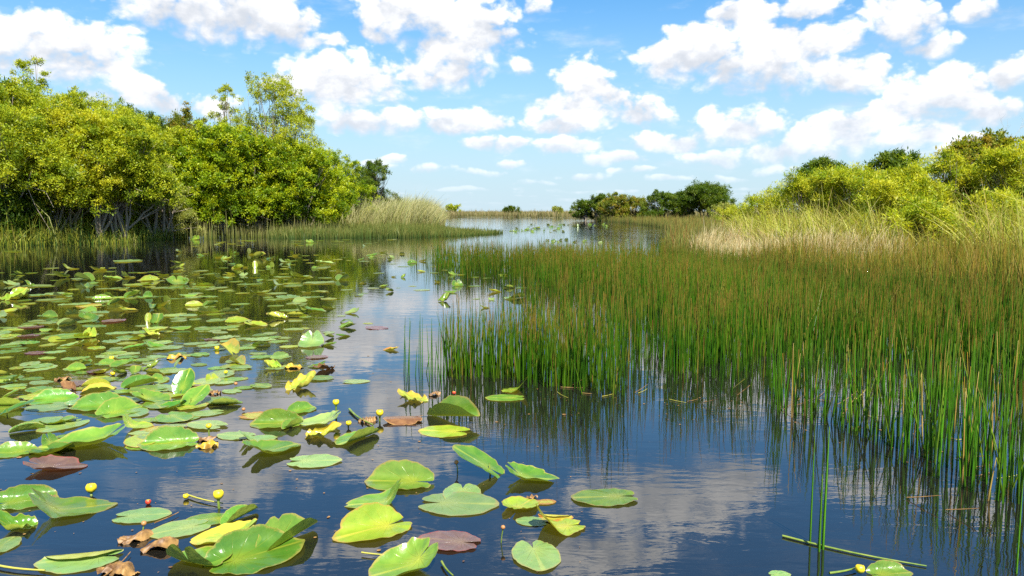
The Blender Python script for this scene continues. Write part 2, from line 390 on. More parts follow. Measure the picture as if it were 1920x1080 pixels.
grass('far_grass', 'flat tan band of grass along the far shore', 'grass', FARG, 30000, 1.2, 0.2, 0.16,
      [(0.16, 0.14, 0.05), (0.10, 0.11, 0.03)], [(0.42, 0.33, 0.15), (0.28, 0.25, 0.09)], (3, 2), 0.25, near=0.8)
MARSH = wpoly([(1112,414),(1180,419.5),(1244,428),(1268,442),(1256,457),(1235,487),(1330,495),(1420,470),(1420,411),(1250,408)])
grass('marsh_grass', 'yellow green marsh grass between the channel and the distant trees', 'grass', MARSH, 36000, 0.62, 0.25, 0.03,
      [(0.07, 0.10, 0.02), (0.13, 0.14, 0.03), (0.16, 0.10, 0.03)], [(0.24, 0.25, 0.045), (0.34, 0.29, 0.07), (0.36, 0.20, 0.05)], (4, 3, 1.5), 0.22, near=0.9)
TANP = wpoly([(1290,488),(1345,497),(1440,508),(1560,518),(1680,524),(1700,514),(1600,492),(1480,478),(1390,472),(1310,474)])
grass('tan_grass', 'dry cream coloured grass in front of the sawgrass', 'grass', TANP, 17000, 0.58, 0.22, 0.018,
      [(0.22, 0.17, 0.06), (0.36, 0.27, 0.12)], [(0.72, 0.56, 0.26), (0.80, 0.68, 0.38)], (2, 3), 0.4, (0.12, 0))
SEDGEP = wpoly([(1390,512),(1560,532),(1720,552),(1930,590),(2300,640),(2400,560),(1950,520),(1700,508),(1560,505)])
grass('rusty_sedge', 'rust and green sedge along the foot of the bushy bank', 'sedge', SEDGEP, 20000, 0.62, 0.22, 0.014,
      [(0.08, 0.15, 0.012), (0.12, 0.15, 0.02), (0.16, 0.12, 0.03)], [(0.22, 0.24, 0.02), (0.40, 0.26, 0.03), (0.46, 0.30, 0.07)], (3, 2, 1.5), 0.25)
SAWP = wpoly([(1365,455),(1400,478),(1500,496),(1640,508),(1760,515),(1930,535),(2300,570),(2300,480),(1920,470),(1700,462),(1500,448),(1400,436)])
def sawprof(P):
    px = P[:, 0] / P[:, 1] * FPX + 960
    return np.interp(px, [1360, 1400, 1480, 1650, 1720, 1770, 1830, 1920], [0.6, 0.9, 1.1, 1.05, 0.6, 0.7, 1.15, 1.2])
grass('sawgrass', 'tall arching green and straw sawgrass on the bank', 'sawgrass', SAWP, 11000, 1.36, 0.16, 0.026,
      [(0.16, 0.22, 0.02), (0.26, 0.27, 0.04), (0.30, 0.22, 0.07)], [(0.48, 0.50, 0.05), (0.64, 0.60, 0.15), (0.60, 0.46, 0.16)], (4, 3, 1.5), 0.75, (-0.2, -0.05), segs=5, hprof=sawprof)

# rushes
BED = wpoly([(758,487),(800,502),(845,518),(900,526),(950,541),(985,572),(992,612),(975,652),(925,668),(850,676),(836,697),(900,712),(960,720),(1060,727),(1150,733),(1300,744),(1450,755),(1600,772),(1690,786),(1800,815),(1900,848),(1990,885),(2600,1010),(2800,620),(1930,575),(1700,545),(1520,518),(1330,498),(1230,490),(1000,489)])
def stems(P, h, rad, lean, c0, c1, c2, segs=3):
    n = len(P); t = np.linspace(0, 1, segs + 1); t[-1] = 1; th = np.arange(3) / 3 * 2 * math.pi + 0.4
    z = -0.12
    mid = np.stack([P[:, 0, None] + lean[:, 0, None] * (t ** 1.3)[None] * h[:, None], P[:, 1, None] + lean[:, 1, None] * (t ** 1.3)[None] * h[:, None], z + (h[:, None] - z) * t[None]], -1)
    r = rad[:, None] * (1 - 0.72 * t[None] ** 2)
    V = mid[:, :, None] + r[:, :, None, None] * np.stack([np.cos(th), np.sin(th), 0 * th], -1)[None, None]
    V = V.reshape(-1, 3); b = np.arange(n)[:, None, None] * (segs + 1) * 3 + np.arange(segs)[None, :, None] * 3; j = np.arange(3)[None, None]
    F = np.stack([b + j, b + (j + 1) % 3, b + 3 + (j + 1) % 3, b + 3 + j], -1).reshape(-1, 4)
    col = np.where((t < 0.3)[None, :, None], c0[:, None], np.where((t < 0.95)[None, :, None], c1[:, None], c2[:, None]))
    return V, F, np.repeat(col[:, :, None], 3, 2).reshape(-1, 3)
def rushes():
    cl = sample(BED, 4300)                              # clump feet
    dens = lump(cl, 2.2, 11); cpx = cl[:, 0] / cl[:, 1] * FPX + 960
    thin = np.where(polydist(cl, BED) < 1.4, np.where(cpx > 1450, 0.36, np.where(cpx > 1080, 0.65, 1.0)), 1.0)
    cl = cl[rng.random(len(cl)) < (0.05 + 1.15 * dens) * np.clip(0.30 + (polydist(cl, BED)) * 0.55, 0.2, 1) * thin]
    k = rng.integers(5, 14, len(cl)); P = np.repeat(cl, k, 0); P = P + rng.normal(0, 0.045, P.shape)
    loose = sample(BED, 9000); loose = loose[rng.random(len(loose)) < np.clip(0.10 + polydist(loose, BED) * 0.28, 0, 1)]; P = np.concatenate([P, loose])
    tuf = []
    for (cx, cy_, m, wd) in [(846,704,30,.05),(862,692,34,.07),(880,704,34,.07),(893,688,20,.06),(908,702,34,.07),(922,694,34,.08),(940,706,40,.08),(954,694,30,.07),(972,708,40,.08),(988,698,34,.08),(1006,714,40,.09),(1024,706,34,.09),(1044,720,40,.09),(1066,716,36,.09),(1090,726,40,.09),(1115,722,36,.09),(1140,730,40,.1),(1465,768,12,.05),(1490,778,9,.05),(1530,786,14,.06),(1552,776,10,.05),(1585,800,12,.06),(1612,806,14,.06),(1640,826,9,.04),(1668,832,14,.05),(1705,842,10,.05),(1735,856,12,.05),(1762,850,14,.06),(1790,878,9,.04),(1812,884,12,.05),(1838,872,14,.06),(1862,905,9,.04),(1885,912,14,.05),(1908,938,10,.04),(1915,915,12,.05),(1690,868,5,.03),(1748,892,5,.03),(1822,915,5,.03),(1870,940,5,.03)]:
        tuf.append(G(cx, cy_)[:2] + rng.normal(0, wd, (m, 2)) * np.array([0.8, 1.3]))
    P = np.concatenate([P] + tuf)
    n = len(P); dist = P[:, 1]
    h = 0.535 * np.exp(rng.normal(0, 0.17, n)) * (0.86 + 0.28 * lump(P, 1.7, 21)); h[rng.random(n) < 0.15] *= 0.6
    lean = rng.normal(0, 0.055, (n, 2)); wild = rng.random(n) < 0.06; lean[wild] *= 5
    g = pick([(0.036, 0.125, 0.004), (0.066, 0.17, 0.005), (0.11, 0.205, 0.008), (0.30, 0.20, 0.04)], (5, 4, 2, 0.7), n, 0.25, 0.08)
    tip = pick([(0.14, 0.22, 0.02), (0.42, 0.22, 0.04), (0.30, 0.18, 0.03)], (4, 2, 2), n)
    far = np.clip((dist - 7) / 9, 0, 1)[:, None]        # the back of the bed is a browner stand
    brown = rng.random((n, 1)) < far * 0.27
    g = np.where(brown, g * 0.6 + np.array([0.17, 0.12, 0.012]) * 0.5, g)
    g = g * (0.62 + 0.66 * lump(P, 1.3, 33))[:, None]
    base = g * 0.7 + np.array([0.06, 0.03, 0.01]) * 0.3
    rad = 0.0040 * np.exp(rng.normal(0, 0.3, n))
    # the 300 nearest stems inside the view become plants of their own
    px = P[:, 0] / P[:, 1] * FPX + 960
    inview = (px > 700) & (px < 1925)
    key = np.where(inview, dist * (1 + 0.0), 1e9)
    order = np.argsort(key); near = order[:255]; rest = np.setdiff1d(np.arange(n), near)
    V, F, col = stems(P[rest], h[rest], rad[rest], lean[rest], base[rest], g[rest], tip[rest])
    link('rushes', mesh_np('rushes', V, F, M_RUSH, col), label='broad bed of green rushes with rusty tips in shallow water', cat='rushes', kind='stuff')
    # stem kinds
    protos = []
    for i in range(10):
        kind = ['green', 'green', 'green', 'green', 'rusty', 'green', 'bent', 'tan', 'green', 'rusty'][i]
        c1 = {'green': (0.05, 0.155, 0.006), 'rusty': (0.06, 0.155, 0.006), 'bent': (0.09, 0.17, 0.010), 'tan': (0.26, 0.17, 0.05)}[kind]
        c2 = {'green': (0.09, 0.17, 0.02), 'rusty': (0.38, 0.18, 0.04), 'bent': (0.30, 0.20, 0.05), 'tan': (0.45, 0.32, 0.12)}[kind]
        l = rng.normal(0, 0.04, (1, 2)) if kind != 'bent' else np.array([[0.28 * (1 if i % 2 else -1), 0.1]])
        V, F, col = stems(np.zeros((1, 2)), np.array([0.6]), np.array([0.005]), l, jit(np.array(c1) * 0.7, 1, 0.1), jit(c1, 1, 0.15), jit(c2, 1, 0.1), 5)
        protos.append((kind, mesh_np('rush_stem', V, F, M_RUSH, col)))
    words = {'green': 'slender all green rush stem', 'rusty': 'slender green rush stem with a rusty tip', 'bent': 'leaning green rush stem', 'tan': 'dead tan rush stem'}
    def place(p, hh, kind_i, zone):
        kind, me = protos[kind_i]
        o = link('rush_stem', me, loc=(p[0], p[1], 0)); s = hh / 0.6; o.scale = (1, 1, s); o.rotation_euler = (0, 0, rng.random() * 6.28)
        tag(o, words[kind] + ' ' + zone, 'rush stem', 'rush stems: ' + words[kind] + ' ' + zone)
        return o
    for i in near:
        zone = 'at the right corner of the bed' if px[i] > 1780 else 'on the right front edge of the bed'
        if px[i] < 1560: zone = 'along the middle front edge of the bed'
        place(P[i], h[i], int(rng.integers(0, 10)), zone)
    # the sparse row left of the bed
    for (sx, by, ty) in [(757,700,592),(764,712,600),(767,704,596),(785,690,600),(789,712,588),(792,702,596),(808,702,596),(811,708,600),(820,716,602),(828,724,606),(834,712,604),(779,706,650),(799,700,660),(815,704,640),(762,716,610),(826,712,640),(806,716,612),(842,706,590),(848,710,596),(856,704,600)]:
        p = G(sx, by); hh = At(sx, ty, p[1])[2]
        place(p, hh, [0, 1, 3, 5][int(rng.integers(0, 4))], 'in the sparse row left of the bed')
    for (sx, by, ty, lab) in [(1519,1020,812,'lone thin green rush stem left of the pair in open water'), (1536,1034,890,'shorter thick green rush stem of the lone pair in open water'), (1543,1030,800,'taller thick green rush stem of the lone pair in open water'), (1906,1075,900,'lone green rush stem standing nearest the right corner'), (1690,862,770,'single green rush stem standing clear before the bed')]:
        p = G(sx, by); hh = At(sx, ty, p[1])[2]; V, F, col = stems(np.zeros((1, 2)), np.array([hh]), np.array([0.0075 if sx in (1536, 1543) else 0.0055]), np.array([[0.012 if sx == 1543 else 0.004, 0.0]]), jit((0.05, 0.13, 0.008), 1, 0.1), jit((0.07, 0.19, 0.01), 1, 0.1), jit((0.12, 0.2, 0.02), 1, 0.1), 6)
        link('rush_stem', mesh_np('rush_stem', V, F, M_RUSH, col), loc=(p[0], p[1], 0), label=lab, cat='rush stem')
rushes()
def fallen(name, a, b, r, m, label, group=None, z=0.006, sag=0.0, up=0.0):
    a = G(*a); b = G(*b); a[2] = z; b[2] = z + up
    t = np.linspace(0, 1, 7)[:, None]; P = a * (1 - t) + b * t; P[:, 2] += sag * np.sin(t[:, 0] * math.pi) * 0.5
    P[:, :2] += np.array([b[1] - a[1], a[0] - b[0]])[None] * 0.04 * np.sin(t * 3.14)
    o0 = P[0].copy(); V, F = tube(P - o0, np.linspace(r, r * 0.6, 7), 5)
    return link(name, mesh_np(name, V, F, m, smooth=True), loc=o0, label=label, cat='stem', group=group)
fallen('fallen_stem', (1467,1007), (1737,1064), 0.0055, M_STALK, 'long green stem lying flat on open water across the lone rush pair')
LIT = "broken brown stems on the water before the rushes"
for k in range(30):
    x = rng.uniform(1000, 1915); y = np.interp(x, [1000, 1300, 1450, 1600, 1690, 1800, 1900], [728, 745, 757, 780, 806, 852, 905]) + rng.normal(-6, 11)
    L = rng.uniform(12, 44); a = rng.normal(0, 0.5)
    fallen('fallen_stem', (x, y), (x + L * math.cos(a), y + L * math.sin(a) * 0.7), 0.0024, M_WITHER if k % 3 else M_STALKY, 'thin broken brown stem floating along the front of the rush bed' if k % 3 else 'thin broken yellow stem floating along the front of the rush bed', LIT + (' brown' if k % 3 else ' yellow'), up=float(rng.random() < 0.4) * rng.uniform(0.03, 0.12))
for a, b, lab in [((1773,958),(1835,975),'thin brown stem lying on open water near the right corner'),((1795,860),(1860,872),'pale brown stem lying on the water among the right front rushes'),((1700,935),(1762,950),'faint brown stem lying on open water left of the right corner'),((1275,668),(1310,690),'bent tan stem slanting across the front of the green rushes')]:
    fallen('fallen_stem', a, b, 0.0028, M_WITHER, lab, up=0.05)

# ------------------------------------------------------------------ trees
LEAFC = {
 'willow':  [(0.44, 0.47, 0.018), (0.54, 0.53, 0.025), (0.27, 0.34, 0.014)],
 'olive':   [(0.37, 0.44, 0.018), (0.50, 0.53, 0.024), (0.20, 0.29, 0.014)],
 'apple':   [(0.29, 0.40, 0.010), (0.45, 0.51, 0.012), (0.14, 0.24, 0.008)],
 'dark':    [(0.10, 0.17, 0.012), (0.16, 0.22, 0.016), (0.06, 0.115, 0.010)],
 'airy':    [(0.40, 0.46, 0.024), (0.50, 0.52, 0.035), (0.28, 0.35, 0.018)],
 'grey':    [(0.36, 0.40, 0.08), (0.46, 0.47, 0.13), (0.22, 0.27, 0.04)],
 'bright':  [(0.44, 0.49, 0.024), (0.57, 0.57, 0.04), (0.23, 0.33, 0.016)],
 'rusty':   [(0.24, 0.28, 0.022), (0.36, 0.29, 0.045), (0.14, 0.19, 0.018)],
}
def foliage(tufts, dirs, per, ll, lw, cols, spread=0.5, droop=0.0):
    """leaves in rosettes: tufts (n,3) twig ends, dirs (n,3) twig directions"""
    n = len(tufts); N = n * per
    c = np.repeat(tufts, per, 0); d = np.repeat(dirs, per, 0)
    ld = unit(d * spread + unit(rng.normal(0, 1, (N, 3))) * 0.9); ld[:, 2] -= droop; ld = unit(ld)
    up = unit(rng.normal(0, 0.45, (N, 3)) + np.array([0.15, -0.25, 0.9])); sd_ = unit(np.cross(ld, up)); nn = np.cross(sd_, ld)
    L = ll * np.exp(rng.normal(0, 0.25, N))[:, None]; Wd = lw * np.exp(rng.normal(0, 0.25, N))[:, None]
    p = c + rng.normal(0, ll * 0.55, (N, 3)) + ld * L * 0.15
    V = np.stack([p, p + ld * L * 0.45 - sd_ * Wd * 0.5 + nn * Wd * 0.15, p + ld * L, p + ld * L * 0.45 + sd_ * Wd * 0.5 + nn * Wd * 0.15], 1).reshape(-1, 3)
    F = np.arange(N * 4).reshape(-1, 4)
    g = max(1, n // 11 + 1); kk = np.repeat(rng.choice(3, g, p=[.4, .3, .3]), 11)[:n]; k2 = np.where(rng.random(n) < 0.3, rng.choice(3, n), kk)
    cc = np.repeat(np.asarray(cols)[k2] * jit((1, 1, 1), n, 0.12, 0.05), per, 0) * np.exp(rng.normal(0, 0.10, (N, 1)))
    return V, F, np.clip(np.repeat(cc, 4, 0), 0.003, 0.7)
def crown_tufts(blobs, density, shell=0.8):
    T, D = [], []
    for (cx, cy_, cz, rx, ry, rz) in blobs:
        n = max(10, int(density * (rx * rz + rx * ry + ry * rz) * 4.2)); per = 11; m = max(4, n // per)
        d = unit(rng.normal(0, 1, (m, 3))); d[:, 2] = np.where(d[:, 2] < -0.35, -d[:, 2], d[:, 2])
        f = np.where(rng.random(m) < shell, rng.uniform(0.72, 1.05, m), rng.uniform(0.2, 0.7, m)); f = np.where(rng.random(m) < 0.10, rng.uniform(1.05, 1.3, m), f)
        cc = np.array([cx, cy_, cz]) + d * f[:, None] * np.array([rx, ry, rz]); rc = np.clip(0.26 * rx, 0.13, 0.5) * rng.uniform(0.6, 1.25, m)
        c = np.repeat(cc, per, 0); dd = np.repeat(d, per, 0); loc = unit(rng.normal(0, 1, (m * per, 3))) * rng.random((m * per, 1)) ** 0.5
        T.append(c + loc * np.repeat(rc, per)[:, None] * np.array([1, 1, 0.62])); D.append(unit(dd * 0.5 + loc + np.array([0, 0, 0.45])))
    return np.concatenate(T), np.concatenate(D)
def limbs(blobs, height, stems_n, r0, spread=0.5, foot=0.35):
    parts = []; feet = [(rng.normal(0, foot), rng.normal(0, foot)) for _ in range(stems_n)]
    for i, (cx, cy_, cz, rx, ry, rz) in enumerate(blobs):
        fx, fy = feet[i % stems_n]
        a = np.array([fx, fy, -0.1]); b = np.array([cx, cy_, cz + rz * 0.45]); t = np.linspace(0, 1, 9)[:, None]
        P = a * (1 - t) + b * t; P[:, 2] = a[2] + (b[2] - a[2]) * t[:, 0] ** 0.85
        P += rng.normal(0, 0.035 * height * 0.25, P.shape) * np.sin(t * math.pi); r = r0 * (1 - 0.85 * np.linspace(0, 1, 9)) * rng.uniform(0.7, 1.1)
        parts.append(tube(P, r, 6))
        for _ in range(3):
            k = rng.integers(3, 7); e = np.array([cx, cy_, cz]) + unit(rng.normal(0, 1, 3)) * np.array([rx, ry, rz]) * 1.0
            m_ = (P[k] + e) / 2 + rng.normal(0, 0.08 * height * 0.3, 3)
            parts.append(tube(np.stack([P[k], (P[k] + m_) / 2, m_, (m_ + e) / 2, e]), np.linspace(r[k] * 0.7, r0 * 0.08, 5), 5))
    return joinVF(parts)
def tree(name, label, cat, px, base, top, w, sp, group=None, low=0.12, per=9, ll=0.105, lw=0.046, dens=30, nb=9, dy=0.0, trunk=0.075, shape='bush', stems_n=3, shell=0.8, leafscale=None, droop=0.0, deep=1.0):
    p = G(px, base); Y = p[1] + dy; foot = np.array([(px - 960) / FPX * Y, Y, 0.03])
    h = At(px, top, Y)[2]; wm = w / FPX * Y * (1.08 if px < 640 and shape == 'bush' else 1.0)
    ls = leafscale or 1.0; blobs = []
    if shape == 'bush':
        if px < 700: nb = int(nb * 1.35)
        zs = np.linspace(0.86, low + 0.12, nb)
        for i, fz in enumerate(zs):
            env = math.sqrt(max(0.05, 1 - ((fz - 0.38) / 0.66) ** 2)) * 0.5 * wm
            r = (rng.uniform(0.17, 0.31) if px < 700 else rng.uniform(0.24, 0.38)) * wm * (0.75 if i < 2 else 1); r = min(r, h * 0.3)
            ox = (rng.random() * 2 - 1) * max(0.0, env - r * 0.5); oy = (rng.random() * 2 - 1) * env * 0.7 * deep
            rz = r * (rng.uniform(0.85, 1.35) if px < 700 else rng.uniform(0.7, 0.95)); cz = min(fz * h, h - rz * 1.0); cz = h - rz if i == 0 else max(cz, low * h + rz * 0.6)
            blobs.append((ox * (0.3 if i == 0 else 1), oy, cz, r, r * deep, rz))
    elif shape == 'round':
        for i in range(nb):
            a = i / nb * 6.28 + rng.random(); rr = 0.3 * wm * rng.uniform(0.5, 1)
            r = 0.27 * wm; cz = h * rng.uniform(low + 0.25, 0.75)
            blobs.append((math.cos(a) * rr, math.sin(a) * rr, cz, r, r, min(r, h * 0.25)))
        blobs.append((0, 0, h * 0.72, 0.36 * wm, 0.36 * wm, h * 0.28))
    elif shape == 'tall':
        for i in range(nb):
            f = i / (nb - 1); fz = low + (0.97 - low) * f
            env = 0.5 * wm * (1 - 0.55 * f ** 1.4)
            r = env * rng.uniform(0.4, 0.6); rz = max(r, h * 0.05)
            blobs.append(((rng.random() * 2 - 1) * env * 0.65, (rng.random() * 2 - 1) * env * 0.6, fz * h - (rz if i == nb - 1 else 0), r, r, rz))
    if shape == 'bush':
        for _ in range(8):
            x = rng.uniform(-0.42, 0.42) * wm; zt = h * (0.98 - 0.9 * (x / wm) ** 2) * rng.uniform(0.9, 1.03); r = rng.uniform(0.05, 0.09) * wm
            blobs.append((x, rng.uniform(-0.3, 0.2) * wm, min(zt, h) - r, r, r, r * rng.uniform(1.6, 2.6)))
    T, D = crown_tufts(blobs, dens / ls ** 2, shell)
    V, F, col = foliage(T, D, per, ll * ls, lw * ls, LEAFC[sp], droop=droop)
    root = bpy.data.objects.new(name, None); C.objects.link(root); root.location = foot; tag(root, label, cat, group)
    keep = V.reshape(-1, 4, 3)[:, :, 2].min(1) > -0.02
    F = F[keep]
    link('crown', mesh_np('crown', V, F, M_LEAF, col), root)
    tv, tf = limbs(blobs, h, stems_n, trunk)
    link('trunk', mesh_np('trunk', tv, tf, M_BARK, smooth=True), root)
    return root
def dense_mass(name, label, cat, line, h, hs, sp, n, depth, ll=0.16, lw=0.07):
    P = []; hh = []
    seg = rng.integers(0, len(line) - 1, n); t = rng.random(n)
    a = np.array([G(*q)[:2] for q in line]); base = a[seg] * (1 - t)[:, None] + a[seg + 1] * t[:, None]
    hl = np.array(hs)[seg] * (1 - t) + np.array(hs)[seg + 1] * t
    base[:, 1] += rng.random(n) * depth
    z = rng.random(n) ** 0.8 * hl * (0.7 + 0.5 * lump(base, 1.6, 9))
    T = np.column_stack([base, z]); D = unit(rng.normal(0, 1, (n, 3)) + np.array([0, -0.3, 0.5]))
    V, F, col = foliage(T, D, 8, ll, lw, LEAFC[sp])
    link(name, mesh_np(name, V, F, M_LEAF, col), label=label, cat=cat, kind='stuff')

# wooded bank on the left, front row first
tree('tree', 'broad yellow green tree at the left edge of the wooded bank', 'tree', 20, 457, 150, 260, 'olive', dens=24, nb=13, low=0.15)
tree('tree', 'bright yellow green tree beside the left edge with pale slanting limbs', 'tree', 130, 455, 205, 200, 'willow', low=0.16, nb=13, trunk=0.07, stems_n=4)
tree('tree', 'olive tree with pale forked trunks bare at the foot of the bank', 'tree', 225, 454, 222, 170, 'olive', low=0.2, nb=13, trunk=0.075, stems_n=4)
tree('shrub', 'low dark broad leaved shrub at the left end of the waterline', 'shrub', 18, 458, 372, 130, 'dark', nb=7, low=0.02, ll=0.2, lw=0.09)
tree('shrub', 'feathery grey green shrub leaning low over the bank grass', 'shrub', 305, 449, 318, 110, 'grey', nb=8, low=0.02, ll=0.14, lw=0.03)
tree('tree', 'olive tree rising behind the feathery grey green shrub', 'tree', 300, 448, 238, 150, 'olive', nb=9, low=0.2, dy=2.5)
tree('tree', 'lush green pond apple tree left of the two tall airy crowns', 'tree', 395, 444, 250, 150, 'apple', nb=12, low=0.06, ll=0.12, lw=0.06)
tree('tree', 'lush green pond apple tree right below the tall airy crowns', 'tree', 480, 442, 256, 160, 'apple', nb=12, low=0.06, ll=0.12, lw=0.06)
tree('tree', 'lush green tree at the bend where the sedge meets the spit', 'tree', 556, 441, 272, 150, 'apple', nb=12, low=0.05, ll=0.12, lw=0.06)
tree('tree', 'yellow green rounded tree just left of the dark green shrub', 'tree', 628, 433, 288, 105, 'apple', nb=9, low=0.08, dy=3)
tree('shrub', 'low yellow green bush spreading beneath the dark green shrub', 'shrub', 655, 432, 335, 100, 'apple', nb=8, low=0.03)
tree('tree', 'dark green tree at the end of the wooded bank beside pale reeds', 'tree', 703, 427, 303, 82, 'dark', nb=11, low=0.10, dy=1, leafscale=1.2)
# back row
tree('tree', 'olive tree with a thin leafy spire highest above the left bank', 'tree', 72, 452, 95, 120, 'olive', nb=9, low=0.4, dy=5, shape='tall', dens=26)
tree('tree', 'olive tree behind the bright yellow green one on the left bank', 'tree', 165, 452, 180, 190, 'olive', nb=9, low=0.3, dy=6)
tree('tree', 'dark topped tree behind the wooded bank between olive crowns', 'tree', 262, 450, 206, 120, 'dark', nb=8, low=0.3, dy=8)
tree('tree', 'dark green tree behind the bank left of the thin airy crown', 'tree', 345, 447, 222, 150, 'rusty', nb=9, low=0.3, dy=8)
tree('tree', 'thin airy tree, the narrower of two tall open crowns', 'tree', 432, 446, 150, 95, 'airy', nb=12, low=0.42, dy=6, shape='tall', dens=15, per=8, trunk=0.06, stems_n=2)
tree('tree', 'tall airy tree with the wider of two open crowns above the bank', 'tree', 515, 445, 143, 200, 'airy', nb=18, low=0.40, dy=5, shape='tall', dens=15, per=8, trunk=0.08, stems_n=3)
tree('tree', 'small olive tree peeping over the bank between lush trees', 'tree', 425, 445, 235, 90, 'olive', nb=6, low=0.4, dy=4)
dense_mass('undergrowth', 'tangled dark undergrowth filling the wooded bank', 'undergrowth', [(-900,470),(-100,458),(60,455),(200,452),(345,443),(520,440),(640,433),(700,428)], 3, [4.5, 4.5, 4.2, 3.6, 3.8, 4.2, 3.0, 1.6], 'apple', 15000, 4.0, 0.12, 0.055)
dense_mass('waterside_undergrowth', 'low leafy growth hanging over the grass at the wooded waterline', 'undergrowth', [(-500,468),(-100,460),(60,457),(200,454),(345,445),(520,441.5),(600,438)], 3, [2.0, 2.2, 2.5, 1.9, 2.3, 1.9, 1.3], 'olive', 9000, 1.4, 0.11, 0.045)
# distant trees on the far right shore
for (px, base, top, w, sp, sh, lab) in [(1096,414,379,46,'dark','bush','small dark bush at the left end of the distant grove'),(1122,414,369,58,'dark','bush','dark tree second from the left end of the distant grove'),
      (1150,415,369,62,'rusty','bush','brownish tree third from the left end of the distant grove'),(1188,415,373,56,'rusty','bush','brownish green tree left of the gap in the distant grove'),
      (1238,416,362,60,'dark','bush','spiky dark tree right of the gap in the distant grove'),(1278,416,362,60,'dark','bush','dark tree before the big round one in the distant grove'),(1322,416,346,108,'dark','round','big round dark green tree crowning the distant grove'),(1352,417,385,50,'grey','bush','low greyish bush below the big round distant tree')]:
    tree('tree' if 'tree' in lab else 'shrub', lab, 'tree' if 'tree' in lab else 'shrub', px, base, top, w, sp, nb=11, low=0.03, leafscale=1.7, shape=sh, trunk=0.07, dens=34)
for (px, base, top, w, sp, lab) in [(960,406,391.5,42,'dark','dark low bush standing alone on the far shore'),(1044,407,391,20,'grey','small grey bush alone near the end of the far shore'),(845,405,387,44,'bright','yellow bush on the far shore beside the reeds')]:
    tree('shrub', lab, 'shrub', px, base, top, w, sp, nb=5, low=0.03, leafscale=3.0, trunk=0.08, dens=26)
# bushes of the right bank
for (px, base, top, w, sp, dy, low, lab) in [
  (1392,446,390,100,'bright',1,0.0,'small yellow bush at the left end of the bushy bank'),
  (1452,454,362,120,'bright',0.5,0.0,'yellow willow bush second from the left end of the bushy bank'),
  (1535,466,303,95,'dark',7,0.3,'dark green tree top behind the first tall yellow willow'),
  (1538,466,320,150,'bright',0.5,0.0,'tall yellow willow bush before the dark tree top'),
  (1612,472,316,145,'bright',1.5,0.0,'green and yellow willow bush between the two dark tree tops'),
  (1668,476,289,95,'dark',7,0.3,'dark tree top right of centre behind the yellow willows'),
  (1690,478,325,160,'bright',0.5,0.0,'yellow willow bush below the right dark tree top'),
  (1765,480,292,140,'bright',1.5,0.0,'yellow willow bush left of the tall rust tinged one'),
  (1835,482,258,150,'rusty',3,0.1,'tall rust tinged green bush left of the bare dead tree'),
  (1905,486,268,150,'bright',1,0.05,'yellow willow bush at the right edge under the dead tree'),
  (1990,492,250,170,'willow',2,0.05,'willow bush beyond the right edge of the bank'),
  (1722,496,385,150,'bright',-1,0.0,'low yellow willow bush reaching down to the rusty sedge'),
  (1850,494,370,120,'bright',0,0.0,'low yellow bush standing behind the nearest sawgrass')]:
    tree('shrub', lab, 'shrub', px, base, top, w, sp, nb=10, low=low, ll=0.12 if sp != 'dark' else 0.13, lw=0.026 if sp in ('bright', 'willow') else 0.05, per=10, dens=34, dy=dy, trunk=0.04, stems_n=4, droop=0.1 if sp == 'bright' else 0)
def dead_tree():
    p = G(1905, 482); Y = p[1] + 3; foot = np.array([(1905 - 960) / FPX * Y, Y, 0]); root = bpy.data.objects.new('dead_tree', None); C.objects.link(root); root.location = foot
    tag(root, 'bare pale dead tree with fine twigs above the right bank', 'tree')
    hgt = At(1905, 222, Y)[2]; parts = []
    main = np.stack([np.array([0, 0, 0]) + np.array([0.05 * math.sin(t * 5), 0, t * hgt * 0.75]) for t in np.linspace(0, 1, 8)])
    link('trunk', mesh_np('trunk', *tube(main, np.linspace(0.05, 0.018, 8), 6), M_GREY, smooth=True), root)
    def br(a, d, L, r, lev):
        pts = [a]; 
        for _ in range(4): d = unit(d + rng.normal(0, 0.16, 3) + np.array([0, 0, 0.07])); pts.append(pts[-1] + d * L / 4)
        parts.append(tube(np.stack(pts), np.linspace(r, r * 0.4, 5), 4))
        if lev < 3:
            for _ in range(4): br(pts[rng.integers(1, 5)], unit(d + rng.normal(0, 0.6, 3)), L * 0.6, r * 0.5, lev + 1)
    for i in range(9):
        br(main[rng.integers(4, 8)], unit(rng.normal(0, 0.7, 3) + np.array([0, 0, 0.7])), hgt * 0.24, 0.013, 0)
    link('branches', mesh_np('branches', *joinVF(parts), M_GREY), root)
dead_tree()
for (px, py, lab) in [(1829,516,'violet pickerelweed spike left of its twin in rusty sedge'), (1888,524,'violet pickerelweed spike right of its twin in rusty sedge')]:
    p = G(px, py + 30); hh = At(px, py - 4, p[1])[2]; root = bpy.data.objects.new('pickerelweed', None); C.objects.link(root); root.location = p; tag(root, lab, 'flower')
    z = np.linspace(0, 1, 8); link('stem', mesh_np('stem', *tube([(0, 0, -0.1), (0.005, 0, hh * 0.5), (0, 0, hh * 0.9)], [0.006, 0.005, 0.004], 5), M_STALK), root)
    parts = [tube(np.stack([(0, 0, hh * (0.82 + 0.18 * t)) for t in z]), 0.016 * (0.4 + np.sin(np.clip(z, 0.05, 0.95) * 3.14)) * (1 + 0.3 * np.sin(z * 40)), 7)]
    link('flower_spike', mesh_np('flower_spike', *joinVF(parts), M_VIOLET), root)

